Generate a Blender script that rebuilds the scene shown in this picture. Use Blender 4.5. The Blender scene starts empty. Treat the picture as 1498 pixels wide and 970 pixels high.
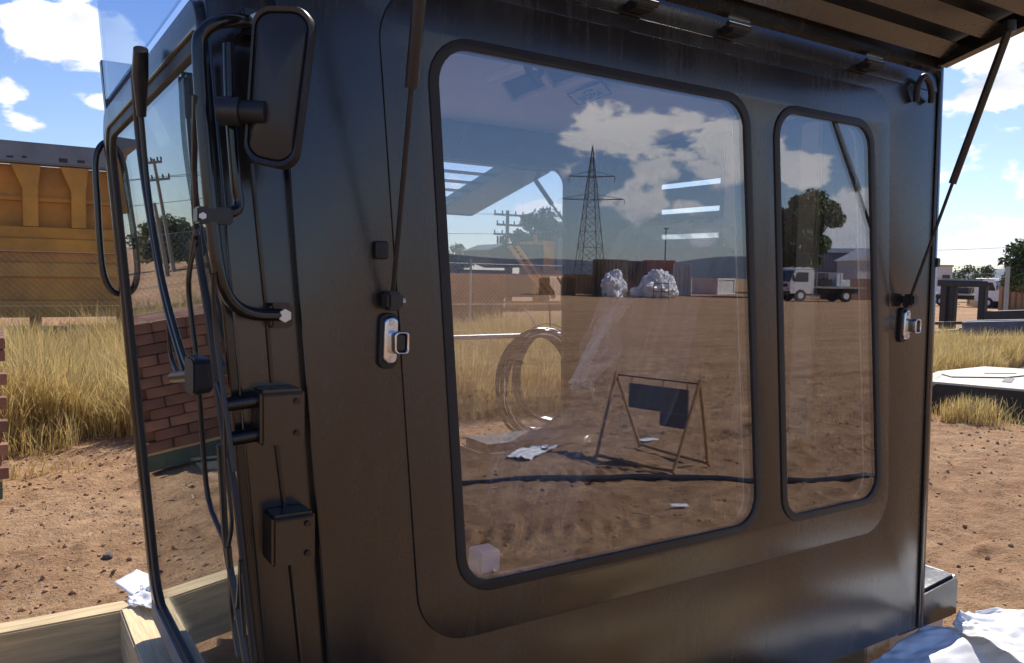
import bpy, bmesh, math, random
import numpy as np
from mathutils import Vector, Matrix, noise as mnoise
random.seed(7); RNG = np.random.default_rng(7)
sc = bpy.context.scene
COL = sc.collection
rad = math.radians

# ------------------------------------------------------------------ camera
EYE = np.array([0.0, -1.5, 1.55])
RIGHT = np.array([0.839755, -0.542598, 0.019983])
UP = np.array([0.022059, 0.070866, 0.997242])
FWD = np.array([0.542517, 0.836998, -0.071479])
FPX = 1181.0
cam = bpy.data.cameras.new('camera'); camo = bpy.data.objects.new('camera', cam); COL.objects.link(camo)
cam.sensor_fit = 'HORIZONTAL'; cam.sensor_width = 36.0; cam.lens = 36.0 * FPX / 1498.0
cam.clip_start = 0.02; cam.clip_end = 9000
mw = Matrix.Identity(4)
for i in range(3):
    mw[i][0] = RIGHT[i]; mw[i][1] = UP[i]; mw[i][2] = -FWD[i]; mw[i][3] = EYE[i]
camo.matrix_world = mw
sc.camera = camo

# ------------------------------------------------------------------ light
SUN_AZ, SUN_EL = rad(51), rad(43)          # azimuth measured from +y towards +x
SD = np.array([math.sin(SUN_AZ) * math.cos(SUN_EL), math.cos(SUN_AZ) * math.cos(SUN_EL), math.sin(SUN_EL)])
sun = bpy.data.lights.new('sun', 'SUN'); sun.energy = 4.6; sun.angle = rad(0.53); sun.color = (1.0, 0.93, 0.82)
suno = bpy.data.objects.new('sun', sun); COL.objects.link(suno)
suno.rotation_euler = Vector(SD).to_track_quat('Z', 'Y').to_euler()
sc.view_settings.view_transform = 'Standard'; sc.view_settings.look = 'None'
sc.view_settings.exposure = 0.5; sc.view_settings.gamma = 1.0; sc.view_settings.use_curve_mapping = False
sc.cycles.use_denoising = True
sc.cycles.max_bounces = 10; sc.cycles.transparent_max_bounces = 24; sc.cycles.glossy_bounces = 5
sc.cycles.sample_clamp_indirect = 6.0

def pixdir(px, py):
    d = RIGHT * ((px - 749) / FPX) - UP * ((py - 485) / FPX) + FWD
    return d
def mirr(d): return np.array([d[0], -d[1], d[2]])

world = bpy.data.worlds.new('World'); sc.world = world; world.use_nodes = True
def build_world():
    nt = world.node_tree; N = nt.nodes; L = nt.links; N.clear()
    out = N.new('ShaderNodeOutputWorld')
    sky = N.new('ShaderNodeTexSky'); sky.sky_type = 'NISHITA'; sky.sun_disc = False
    sky.sun_elevation = SUN_EL; sky.sun_rotation = SUN_AZ; sky.air_density = 1.0; sky.dust_density = 0.3; sky.ozone_density = 3.0
    b1 = N.new('ShaderNodeBackground'); b1.inputs[1].default_value = 0.10
    hs = N.new('ShaderNodeHueSaturation'); hs.inputs['Saturation'].default_value = 1.2; hs.inputs['Hue'].default_value = .516; L.new(sky.outputs[0], hs.inputs['Color']); L.new(hs.outputs[0], b1.inputs[0])
    tc = N.new('ShaderNodeTexCoord'); nrm = N.new('ShaderNodeVectorMath'); nrm.operation = 'NORMALIZE'
    L.new(tc.outputs['Generated'], nrm.inputs[0])
    def math_(op, a, b=None, c=None):
        m = N.new('ShaderNodeMath'); m.operation = op
        for k, v in enumerate((a, b, c)):
            if v is None: continue
            if isinstance(v, (int, float)): m.inputs[k].default_value = v
            else: L.new(v, m.inputs[k])
        return m.outputs[0]
    def fbm(vec, scale, detail, rough=0.58, dist=0.0):
        n = N.new('ShaderNodeTexNoise'); n.inputs['Scale'].default_value = scale; n.inputs['Detail'].default_value = detail
        n.inputs['Roughness'].default_value = rough; n.inputs['Distortion'].default_value = dist
        L.new(vec, n.inputs['Vector']); return n.outputs['Fac']
    def flat(vec):                                  # stretch towards the horizon like a cloud deck
        m = N.new('ShaderNodeVectorMath'); m.operation = 'MULTIPLY'; m.inputs[1].default_value = (1, 1, 1.9)
        L.new(vec, m.inputs[0]); return m.outputs[0]
    # cumulus heaps: directions and angular sizes of the clouds in the sky of that day
    heaps = [(pixdir(110, 95), 4.4, .30), (pixdir(30, 135), 2.6, .28), (pixdir(150, 180), 2.6, .22), (pixdir(1440, 60), 8, .36),
             (pixdir(1490, 185), 3.2, .28), (pixdir(1420, 290), 2.6, .2), (pixdir(1500, 285), 4, .26), (pixdir(1420, 375), 4, .22),
             (pixdir(800, 345), 3, .28), (pixdir(660, 300), 2.2, .28), (pixdir(690, 400), 3.4, .26), (pixdir(1500, 350), 5, .2),
             (mirr(pixdir(930, 175)), 5.0, .30), (mirr(pixdir(850, 210)), 2.6, .24), (mirr(pixdir(1060, 230)), 3.2, .26), (mirr(pixdir(1165, 230)), 2.4, .25), (mirr(pixdir(1265, 330)), 2.8, .28),
             (mirr(pixdir(920, 300)), 2.6, .24), (mirr(pixdir(1040, 320)), 2.6, .24), (mirr(pixdir(740, 265)), 1.8, .22)]
    bias = None
    for d, r, amp in heaps:
        d = d / np.linalg.norm(d)
        dt = N.new('ShaderNodeVectorMath'); dt.operation = 'DOT_PRODUCT'; dt.inputs[1].default_value = tuple(d); L.new(nrm.outputs[0], dt.inputs[0])
        mr = N.new('ShaderNodeMapRange'); mr.interpolation_type = 'SMOOTHSTEP'
        mr.inputs[1].default_value = math.cos(rad(r * 1.5)); mr.inputs[2].default_value = 1.0; mr.inputs[3].default_value = 0; mr.inputs[4].default_value = amp
        L.new(dt.outputs['Value'], mr.inputs[0])
        bias = mr.outputs[0] if bias is None else math_('MAXIMUM', bias, mr.outputs[0])
    v = flat(nrm.outputs[0])
    off = N.new('ShaderNodeVectorMath'); off.operation = 'ADD'; off.inputs[1].default_value = (SD[0] * .03, SD[1] * .03, .055); L.new(nrm.outputs[0], off.inputs[0])
    v2 = flat(off.outputs[0])
    big = fbm(v, 2.3, 2.0)
    base = math_('MULTIPLY_ADD', big, 0.5, -0.40)       # broad field of cloud over the whole sky
    def dens(vec):
        n = fbm(vec, 9.0, 9.0, .55, .25)
        s = math_('ADD', n, math_('ADD', base, bias))
        return s
    d1 = dens(v); d2 = dens(v2)
    mask = N.new('ShaderNodeMapRange'); mask.interpolation_type = 'SMOOTHSTEP'
    mask.inputs[1].default_value = .61; mask.inputs[2].default_value = .68; L.new(d1, mask.inputs[0])
    shade = N.new('ShaderNodeMapRange'); shade.inputs[1].default_value = .60; shade.inputs[2].default_value = .92; L.new(d2, shade.inputs[0])
    cr = N.new('ShaderNodeValToRGB'); cr.color_ramp.elements[0].color = (1, .985, .96, 1); cr.color_ramp.elements[1].color = (.50, .52, .58, 1)
    e = cr.color_ramp.elements.new(.45); e.color = (.86, .86, .88, 1)
    L.new(shade.outputs[0], cr.inputs[0])
    b2 = N.new('ShaderNodeBackground'); b2.inputs[1].default_value = 1.0; L.new(cr.outputs[0], b2.inputs[0])
    mx = N.new('ShaderNodeMixShader'); L.new(mask.outputs[0], mx.inputs[0]); L.new(b1.outputs[0], mx.inputs[1]); L.new(b2.outputs[0], mx.inputs[2])
    L.new(mx.outputs[0], out.inputs[0])
build_world()

# ------------------------------------------------------------------ measuring helpers (photo survey -> real places)
def on_side(px, py, y=0.0):
    d = pixdir(px, py); return EYE + d * ((y + 1.5) / d[1])
def at_x(px, py, x):
    d = pixdir(px, py); return EYE + d * (x / d[0])
def ground_at(px, py, h=0.0):
    d = pixdir(px, py); return EYE + d * ((h - 1.55) / d[2])
def seen_in_side(px, py, h=0.0):
    g = ground_at(px, py, h); return np.array([g[0], -g[1], g[2]])
RAKE = .081
def front(y, z, off=0.0):
    return np.array([.357 - (z - 1.653) * RAKE - off * .9967, y, z - off * .081])
FN = np.array([-.99674, 0, -.08074])
def on_front(px, py, off=0.0):
    d = pixdir(px, py); p0 = np.array([.357, 0, 1.653]) + FN * off
    return EYE + d * (((p0 - EYE) @ FN) / (d @ FN))
def height_at(px, py, dist):
    d = pixdir(px, py); return 1.55 + d[2] / math.hypot(d[0], d[1]) * dist

# ------------------------------------------------------------------ materials
def new_mat(name):
    m = bpy.data.materials.new(name); m.use_nodes = True; nt = m.node_tree
    return m, nt, nt.nodes, nt.links, nt.nodes['Principled BSDF']
def mat(name, col, rough=.6, metal=0.0, var=.18, scale=6.0, bump=.0, bscale=60.0, col2=None, ior=1.5, detail=6, stretch=None, rvar=.1, coat=0.0):
    m, nt, N, L, p = new_mat(name)
    tc = N.new('ShaderNodeTexCoord'); src = tc.outputs['Object']
    if stretch:
        mp = N.new('ShaderNodeMapping'); mp.inputs['Scale'].default_value = stretch; L.new(src, mp.inputs[0]); src = mp.outputs[0]
    n = N.new('ShaderNodeTexNoise'); n.inputs['Scale'].default_value = scale; n.inputs['Detail'].default_value = detail; n.inputs['Roughness'].default_value = .62
    L.new(src, n.inputs['Vector'])
    cr = N.new('ShaderNodeValToRGB'); c = np.array(col); c2 = np.array(col2) if col2 is not None else c * (1 - var)
    cr.color_ramp.elements[0].position = .32; cr.color_ramp.elements[1].position = .68
    cr.color_ramp.elements[0].color = (*c2, 1); cr.color_ramp.elements[1].color = (*np.minimum(c * (1 + var * .5), 1), 1)
    L.new(n.outputs['Fac'], cr.inputs[0]); L.new(cr.outputs[0], p.inputs['Base Color'])
    mr = N.new('ShaderNodeMapRange'); mr.inputs[3].default_value = max(0, rough - rvar); mr.inputs[4].default_value = min(1, rough + rvar)
    L.new(n.outputs['Fac'], mr.inputs[0]); L.new(mr.outputs[0], p.inputs['Roughness'])
    p.inputs['Metallic'].default_value = metal; p.inputs['IOR'].default_value = ior
    p.inputs['Coat Weight'].default_value = coat
    if bump:
        b = N.new('ShaderNodeBump'); b.inputs['Strength'].default_value = bump; b.inputs['Distance'].default_value = .01
        n2 = N.new('ShaderNodeTexNoise'); n2.inputs['Scale'].default_value = bscale; n2.inputs['Detail'].default_value = 5
        L.new(src, n2.inputs['Vector']); L.new(n2.outputs['Fac'], b.inputs['Height']); L.new(b.outputs[0], p.inputs['Normal'])
    return m
def glass(name, f0, tint, smear=0.0):
    m, nt, N, L, p = new_mat(name); N.remove(p); out = N['Material Output']
    tr = N.new('ShaderNodeBsdfTransparent'); tr.inputs[0].default_value = (*tint, 1)
    gl = N.new('ShaderNodeBsdfGlossy'); gl.inputs['Roughness'].default_value = 0.0; gl.inputs['Color'].default_value = (.94, .96, 1, 1)
    lw = N.new('ShaderNodeLayerWeight'); lw.inputs[0].default_value = .5
    pw = N.new('ShaderNodeMath'); pw.operation = 'POWER'; pw.inputs[1].default_value = 5; L.new(lw.outputs['Facing'], pw.inputs[0])
    ma = N.new('ShaderNodeMath'); ma.operation = 'MULTIPLY_ADD'; ma.inputs[1].default_value = 1 - f0; ma.inputs[2].default_value = f0; L.new(pw.outputs[0], ma.inputs[0])
    mx = N.new('ShaderNodeMixShader'); L.new(ma.outputs[0], mx.inputs[0]); L.new(tr.outputs[0], mx.inputs[1]); L.new(gl.outputs[0], mx.inputs[2])
    last = mx.outputs[0]
    if smear:                                       # a thin dusty film, wiped in streaks
        df = N.new('ShaderNodeBsdfDiffuse'); df.inputs[0].default_value = (.55, .5, .44, 1)
        tc = N.new('ShaderNodeTexCoord'); mp = N.new('ShaderNodeMapping'); mp.inputs['Scale'].default_value = (3, 3, .6); L.new(tc.outputs['Object'], mp.inputs[0])
        n = N.new('ShaderNodeTexNoise'); n.inputs['Scale'].default_value = 3; n.inputs['Detail'].default_value = 8; L.new(mp.outputs[0], n.inputs['Vector'])
        mr = N.new('ShaderNodeMapRange'); mr.inputs[1].default_value = .45; mr.inputs[2].default_value = .8; mr.inputs[4].default_value = smear; L.new(n.outputs['Fac'], mr.inputs[0])
        m2 = N.new('ShaderNodeMixShader'); L.new(mr.outputs[0], m2.inputs[0]); L.new(last, m2.inputs[1]); L.new(df.outputs[0], m2.inputs[2]); last = m2.outputs[0]
    L.new(last, out.inputs[0]); return m
def film(name, alpha, col=(.9, .92, .95), rough=.25):
    m, nt, N, L, p = new_mat(name); out = N['Material Output']
    p.inputs['Base Color'].default_value = (*col, 1); p.inputs['Roughness'].default_value = rough; p.inputs['IOR'].default_value = 1.5
    tr = N.new('ShaderNodeBsdfTransparent'); mx = N.new('ShaderNodeMixShader')
    lw = N.new('ShaderNodeLayerWeight'); lw.inputs[0].default_value = .35
    mr = N.new('ShaderNodeMapRange'); mr.inputs[3].default_value = alpha; mr.inputs[4].default_value = min(1, alpha * 3.5); L.new(lw.outputs['Facing'], mr.inputs[0])
    L.new(mr.outputs[0], mx.inputs[0]); L.new(tr.outputs[0], mx.inputs[1]); L.new(p.outputs[0], mx.inputs[2]); L.new(mx.outputs[0], out.inputs[0])
    return m

def paint_mat(name, col, rough, ior):
    m, nt, N, L, p = new_mat(name)
    tc = N.new('ShaderNodeTexCoord'); mp = N.new('ShaderNodeMapping'); mp.inputs['Scale'].default_value = (1, 1, .35); L.new(tc.outputs['Object'], mp.inputs[0])
    n = N.new('ShaderNodeTexNoise'); n.inputs['Scale'].default_value = 2.2; n.inputs['Detail'].default_value = 9; n.inputs['Roughness'].default_value = .65; L.new(mp.outputs[0], n.inputs['Vector'])
    f = N.new('ShaderNodeTexNoise'); f.inputs['Scale'].default_value = 95; f.inputs['Detail'].default_value = 4; L.new(mp.outputs[0], f.inputs['Vector'])
    cr = N.new('ShaderNodeValToRGB'); cr.color_ramp.elements[0].position = .35; cr.color_ramp.elements[1].position = .75
    c = np.array(col); cr.color_ramp.elements[0].color = (*(c * .8), 1); cr.color_ramp.elements[1].color = (*(c * 1.7 + .004), 1)
    L.new(n.outputs['Fac'], cr.inputs[0]); L.new(cr.outputs[0], p.inputs['Base Color'])
    mr = N.new('ShaderNodeMapRange'); mr.inputs[1].default_value = .3; mr.inputs[2].default_value = .75; mr.inputs[3].default_value = rough - .05; mr.inputs[4].default_value = rough + .1
    L.new(n.outputs['Fac'], mr.inputs[0]); L.new(mr.outputs[0], p.inputs['Roughness'])
    p.inputs['IOR'].default_value = ior
    d = N.new('ShaderNodeTexNoise'); d.inputs['Scale'].default_value = 5; d.inputs['Detail'].default_value = 12; d.inputs['Roughness'].default_value = .75; L.new(tc.outputs['Object'], d.inputs['Vector'])
    mp2 = N.new('ShaderNodeMapping'); mp2.inputs['Scale'].default_value = (30, 30, 1.2); L.new(tc.outputs['Object'], mp2.inputs[0])
    k = N.new('ShaderNodeTexNoise'); k.inputs['Scale'].default_value = 2.5; k.inputs['Detail'].default_value = 6; k.inputs['Roughness'].default_value = .7; L.new(mp2.outputs[0], k.inputs['Vector'])
    ds = N.new('ShaderNodeMath'); ds.operation = 'MULTIPLY'; L.new(d.outputs['Fac'], ds.inputs[0]); L.new(k.outputs['Fac'], ds.inputs[1])
    dm = N.new('ShaderNodeMapRange'); dm.inputs[1].default_value = .26; dm.inputs[2].default_value = .42; dm.inputs[4].default_value = .14; L.new(ds.outputs[0], dm.inputs[0])
    mc = N.new('ShaderNodeMix'); mc.data_type = 'RGBA'; L.new(dm.outputs[0], mc.inputs['Factor']); L.new(cr.outputs[0], mc.inputs['A']); mc.inputs['B'].default_value = (.17, .115, .075, 1); L.new(mc.outputs['Result'], p.inputs['Base Color'])
    ra = N.new('ShaderNodeMath'); ra.operation = 'MULTIPLY_ADD'; ra.inputs[1].default_value = .7; L.new(dm.outputs[0], ra.inputs[0]); L.new(mr.outputs[0], ra.inputs[2]); L.new(ra.outputs[0], p.inputs['Roughness'])
    b = N.new('ShaderNodeBump'); b.inputs['Strength'].default_value = .05; b.inputs['Distance'].default_value = .004
    L.new(f.outputs['Fac'], b.inputs['Height']); L.new(b.outputs[0], p.inputs['Normal'])
    return m

M = {}
M['paint'] = paint_mat('satin black cab paint', (.015, .013, .012), .22, 1.8)
M['paint2'] = paint_mat('semi gloss black paint', (.012, .012, .012), .2, 1.6)
M['rubber'] = mat('black rubber', (.022, .022, .024), .5, var=.3, scale=12, bump=.05)
M['blackplastic'] = mat('black plastic', (.03, .03, .032), .32, var=.2, scale=20)
M['chrome'] = mat('satin chrome', (.72, .72, .74), .22, metal=1, var=.08)
M['zinc'] = mat('zinc bolt', (.75, .74, .7), .35, metal=.6, var=.1)
M['sideglass'] = glass('tinted side glass', .18, (.90, .90, .93), .03)
M['windglass'] = glass('windscreen glass', .10, (.84, .90, .88), .03)
M['visorglass'] = glass('blue tinted visor', .05, (.80, .87, .95), .0)
M['farglass'] = glass('clear far glass', .03, (.95, .96, .97), .0)
M['headliner'] = mat('pale grey headliner', (.82, .80, .80), .8, var=.06, scale=3)
M['trim'] = mat('cream cab trim', (.66, .61, .50), .7, var=.1)
M['darktrim'] = mat('dark grey cab trim', (.05, .05, .055), .7, var=.2)
M['seat'] = mat('dark grey seat cloth', (.05, .05, .06), .9, var=.3, scale=40)
M['film'] = film('clear plastic film', .09)
M['film2'] = film('milky plastic film', .17)
M['sheet'] = mat('white plastic sheet', (.90, .90, .89), .32, var=.05, scale=2, bump=.15, bscale=14)
M['paper'] = mat('white paper', (.82, .84, .87), .7, var=.05)
M['pine'] = mat('pale pine timber', (.74, .56, .32), .7, var=.3, scale=3.2, stretch=(1.2, 14, 14), bump=.25, bscale=8)
M['pine_y'] = mat('pale pine cross timber', (.72, .55, .32), .7, var=.3, scale=3.2, stretch=(14, 1.2, 14), bump=.25, bscale=8)
M['brick'] = mat('red clay brick', (.30, .145, .085), .85, var=.5, scale=3, bump=.3, bscale=40)
M['brickwood'] = mat('green stained timber', (.12, .16, .10), .8, var=.3, stretch=(1, 10, 10))
M['yellow'] = mat('faded plant yellow paint', (.60, .26, .028), .5, var=.35, scale=1.3, bump=.05, detail=9)
M['yellow2'] = mat('dusty yellow ribs', (.64, .29, .035), .5, var=.3, scale=1.3)
M['greysteel'] = mat('weathered grey steel', (.20, .22, .25), .5, var=.25, scale=1.5, detail=9)
M['darksteel'] = mat('dark steel', (.035, .032, .03), .55, var=.4, scale=4)
M['towersteel'] = mat('dull tower steel', (.10, .09, .085), .7, var=.3)
M['rust'] = mat('rusty brown steel', (.16, .065, .035), .8, var=.45, scale=2.5, bump=.1, detail=9)
M['galv'] = mat('galvanised steel', (.42, .42, .40), .45, metal=.5, var=.2)
M['wire'] = mat('fence wire', (.36, .34, .30), .5, metal=.4, var=.2)
M['bronze'] = mat('tan painted tube', (.42, .24, .09), .4, var=.25, scale=8)
M['rock'] = mat('grey rock', (.13, .12, .12), .9, var=.4, scale=14, bump=.5, bscale=25)
M['clod'] = mat('dry dirt clods', (.44, .27, .155), 1.0, var=.5, scale=1.7)
M['hose'] = mat('black poly hose', (.025, .025, .027), .22, var=.2)
M['slate'] = mat('dark grey sign board', (.045, .055, .07), .45, var=.25, scale=4)
M['foil'] = mat('white silver wrap', (.82, .83, .86), .42, metal=.15, var=.12, bump=.9, bscale=7)
M['olive'] = mat('olive brown container paint', (.26, .18, .09), .6, var=.25)
M['redbox'] = mat('red container paint', (.75, .22, .12), .6, var=.25)
M['brownbox'] = mat('dark brown container paint', (.17, .085, .06), .6, var=.3)
M['whitebox'] = mat('white container paint', (.75, .75, .73), .5, var=.1)
M['tanbox'] = mat('tan container paint', (.50, .36, .20), .6, var=.15)
M['orangebox'] = mat('orange brown container paint', (.40, .20, .09), .6, var=.2)
M['whitepaint'] = mat('white vehicle paint', (.78, .79, .80), .3, var=.06, coat=.3)
M['tyre'] = mat('tyre rubber', (.025, .024, .023), .85, var=.3)
M['autoglass'] = mat('dark vehicle glass', (.02, .025, .03), .08, var=.1, rvar=.02)
M['shed'] = mat('pale shed wall', (.34, .33, .36), .6, var=.1, stretch=(1, 1, 1))
M['concrete'] = mat('pale concrete', (.62, .60, .55), .85, var=.15, scale=3)
M['whitesteel'] = mat('pale dusty steel plate', (.52, .49, .42), .6, var=.12, scale=2)
M['polewood'] = mat('grey weathered pole timber', (.24, .22, .18), .9, var=.3, stretch=(8, 8, 1))
M['leaf'] = mat('gum leaves', (.095, .145, .045), .6, var=.6, scale=1.2)
M['leaf2'] = mat('olive bush leaves', (.12, .15, .055), .6, var=.5, scale=1.2)
M['bark'] = mat('gum bark', (.14, .10, .075), .9, var=.4)
M['hill'] = mat('bush covered hill', (.035, .048, .05), 1.0, var=.45, scale=.012, detail=9)
M['blue'] = mat('blue painted steel', (.09, .11, .16), .5, var=.3)
M['sticker'] = mat('pale sticker', (.75, .74, .74), .5, var=.03)
M['ink'] = mat('dark sticker ink', (.06, .07, .14), .5, var=.05)

def vary_by_object(m, amt):
    nt = m.node_tree; p = nt.nodes['Principled BSDF']; src = p.inputs['Base Color'].links[0].from_socket
    oi = nt.nodes.new('ShaderNodeObjectInfo'); mr = nt.nodes.new('ShaderNodeMapRange'); mr.inputs[3].default_value = 1 - amt; mr.inputs[4].default_value = 1 + amt
    hs = nt.nodes.new('ShaderNodeHueSaturation'); nt.links.new(oi.outputs['Random'], mr.inputs[0]); nt.links.new(mr.outputs[0], hs.inputs['Value']); nt.links.new(src, hs.inputs['Color']); nt.links.new(hs.outputs[0], p.inputs['Base Color'])
vary_by_object(M['brick'], .4); vary_by_object(M['pine'], .15); vary_by_object(M['pine_y'], .15)
def grass_mat(name, c1, c2):
    m, nt, N, L, p = new_mat(name)
    g = N.new('ShaderNodeNewGeometry'); cr = N.new('ShaderNodeValToRGB')
    cr.color_ramp.elements[0].color = (*c1, 1); cr.color_ramp.elements[1].color = (*c2, 1)
    L.new(g.outputs['Random Per Island'], cr.inputs[0]); L.new(cr.outputs[0], p.inputs['Base Color']); p.inputs['Roughness'].default_value = .7
    out = N['Material Output']; t = N.new('ShaderNodeBsdfTranslucent'); L.new(cr.outputs[0], t.inputs[0])
    mx = N.new('ShaderNodeMixShader'); mx.inputs[0].default_value = .35; L.new(p.outputs[0], mx.inputs[1]); L.new(t.outputs[0], mx.inputs[2]); L.new(mx.outputs[0], out.inputs[0])
    return m
M['grass'] = grass_mat('dry straw grass', (.42, .29, .085), (.74, .60, .28))
M['straw'] = grass_mat('loose straw', (.5, .38, .2), (.75, .65, .42))

def ground_mat():
    m, nt, N, L, p = new_mat('red brown dirt')
    tc = N.new('ShaderNodeTexCoord'); o = tc.outputs['Object']
    def noise(s, d, r=.6):
        n = N.new('ShaderNodeTexNoise'); n.inputs['Scale'].default_value = s; n.inputs['Detail'].default_value = d; n.inputs['Roughness'].default_value = r; L.new(o, n.inputs['Vector']); return n.outputs['Fac']
    a = noise(.35, 8); b = noise(5, 8, .7); c = noise(40, 6, .7)
    cr = N.new('ShaderNodeValToRGB'); cr.color_ramp.elements[0].position = .3; cr.color_ramp.elements[1].position = .7
    cr.color_ramp.elements[0].color = (.52, .315, .175, 1); cr.color_ramp.elements[1].color = (.64, .42, .245, 1); L.new(a, cr.inputs[0])
    cr2 = N.new('ShaderNodeValToRGB'); cr2.color_ramp.elements[0].position = .3; cr2.color_ramp.elements[1].position = .62
    cr2.color_ramp.elements[0].color = (.55, .5, .47, 1); cr2.color_ramp.elements[1].color = (1, 1, 1, 1); L.new(b, cr2.inputs[0])
    mx = N.new('ShaderNodeMix'); mx.data_type = 'RGBA'; mx.blend_type = 'MULTIPLY'; mx.inputs['Factor'].default_value = .85
    L.new(cr.outputs[0], mx.inputs['A']); L.new(cr2.outputs[0], mx.inputs['B'])
    cr3 = N.new('ShaderNodeValToRGB'); cr3.color_ramp.elements[0].position = .3; cr3.color_ramp.elements[1].position = .5
    cr3.color_ramp.elements[0].color = (.6, .56, .53, 1); cr3.color_ramp.elements[1].color = (1, 1, 1, 1); L.new(c, cr3.inputs[0])
    mx2 = N.new('ShaderNodeMix'); mx2.data_type = 'RGBA'; mx2.blend_type = 'MULTIPLY'; mx2.inputs['Factor'].default_value = .7
    L.new(mx.outputs['Result'], mx2.inputs['A']); L.new(cr3.outputs[0], mx2.inputs['B'])
    mpt = N.new('ShaderNodeMapping'); mpt.inputs['Scale'].default_value = (.22, 2.6, 1); mpt.inputs['Rotation'].default_value = (0, 0, .12); L.new(o, mpt.inputs[0])
    nt_ = N.new('ShaderNodeTexNoise'); nt_.inputs['Scale'].default_value = .9; nt_.inputs['Detail'].default_value = 8; nt_.inputs['Roughness'].default_value = .68; nt_.inputs['Distortion'].default_value = .4; L.new(mpt.outputs[0], nt_.inputs['Vector'])
    cr4 = N.new('ShaderNodeValToRGB'); cr4.color_ramp.elements[0].position = .34; cr4.color_ramp.elements[1].position = .56
    cr4.color_ramp.elements[0].color = (.66, .58, .54, 1); cr4.color_ramp.elements[1].color = (1, 1, 1, 1); L.new(nt_.outputs['Fac'], cr4.inputs[0])
    mx3 = N.new('ShaderNodeMix'); mx3.data_type = 'RGBA'; mx3.blend_type = 'MULTIPLY'; mx3.inputs['Factor'].default_value = .8
    L.new(mx2.outputs['Result'], mx3.inputs['A']); L.new(cr4.outputs[0], mx3.inputs['B'])
    L.new(mx3.outputs['Result'], p.inputs['Base Color']); p.inputs['Roughness'].default_value = .97; p.inputs['IOR'].default_value = 1.2
    bp = N.new('ShaderNodeBump'); bp.inputs['Strength'].default_value = .9; bp.inputs['Distance'].default_value = .035
    ad = N.new('ShaderNodeMath'); ad.operation = 'ADD'; L.new(b, ad.inputs[0]); L.new(c, ad.inputs[1]); L.new(ad.outputs[0], bp.inputs['Height']); L.new(bp.outputs[0], p.inputs['Normal'])
    return m
M['dirt'] = ground_mat()

# ------------------------------------------------------------------ object helpers
ORG = {}
def setp(o, label=None, cat=None, group=None, kind=None):
    if label: o['label'] = label
    if cat: o['category'] = cat
    if group: o['group'] = group
    if kind: o['kind'] = kind
    return o
def thing(name, loc, label, cat, group=None):
    o = bpy.data.objects.new(name, None); COL.objects.link(o); o.location = loc; o.empty_display_size = .1
    ORG[o.name] = np.array(loc, float); return setp(o, label, cat, group)
def link_mesh(name, me, m, parent=None, origin=None, smooth=False):
    o = bpy.data.objects.new(name, me); COL.objects.link(o)
    if m is not None:
        me.materials.clear(); me.materials.append(M[m] if isinstance(m, str) else m)
    org = ORG[parent.name] if parent is not None else np.array(origin if origin is not None else (0, 0, 0), float)
    n = len(me.vertices); co = np.empty(n * 3); me.vertices.foreach_get('co', co)
    co = (co.reshape(-1, 3) - org).ravel(); me.vertices.foreach_set('co', co)
    if smooth: me.polygons.foreach_set('use_smooth', [True] * len(me.polygons))
    me.update(); ORG[o.name] = org
    if parent is not None: o.parent = parent
    else: o.location = org
    return o
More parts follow.
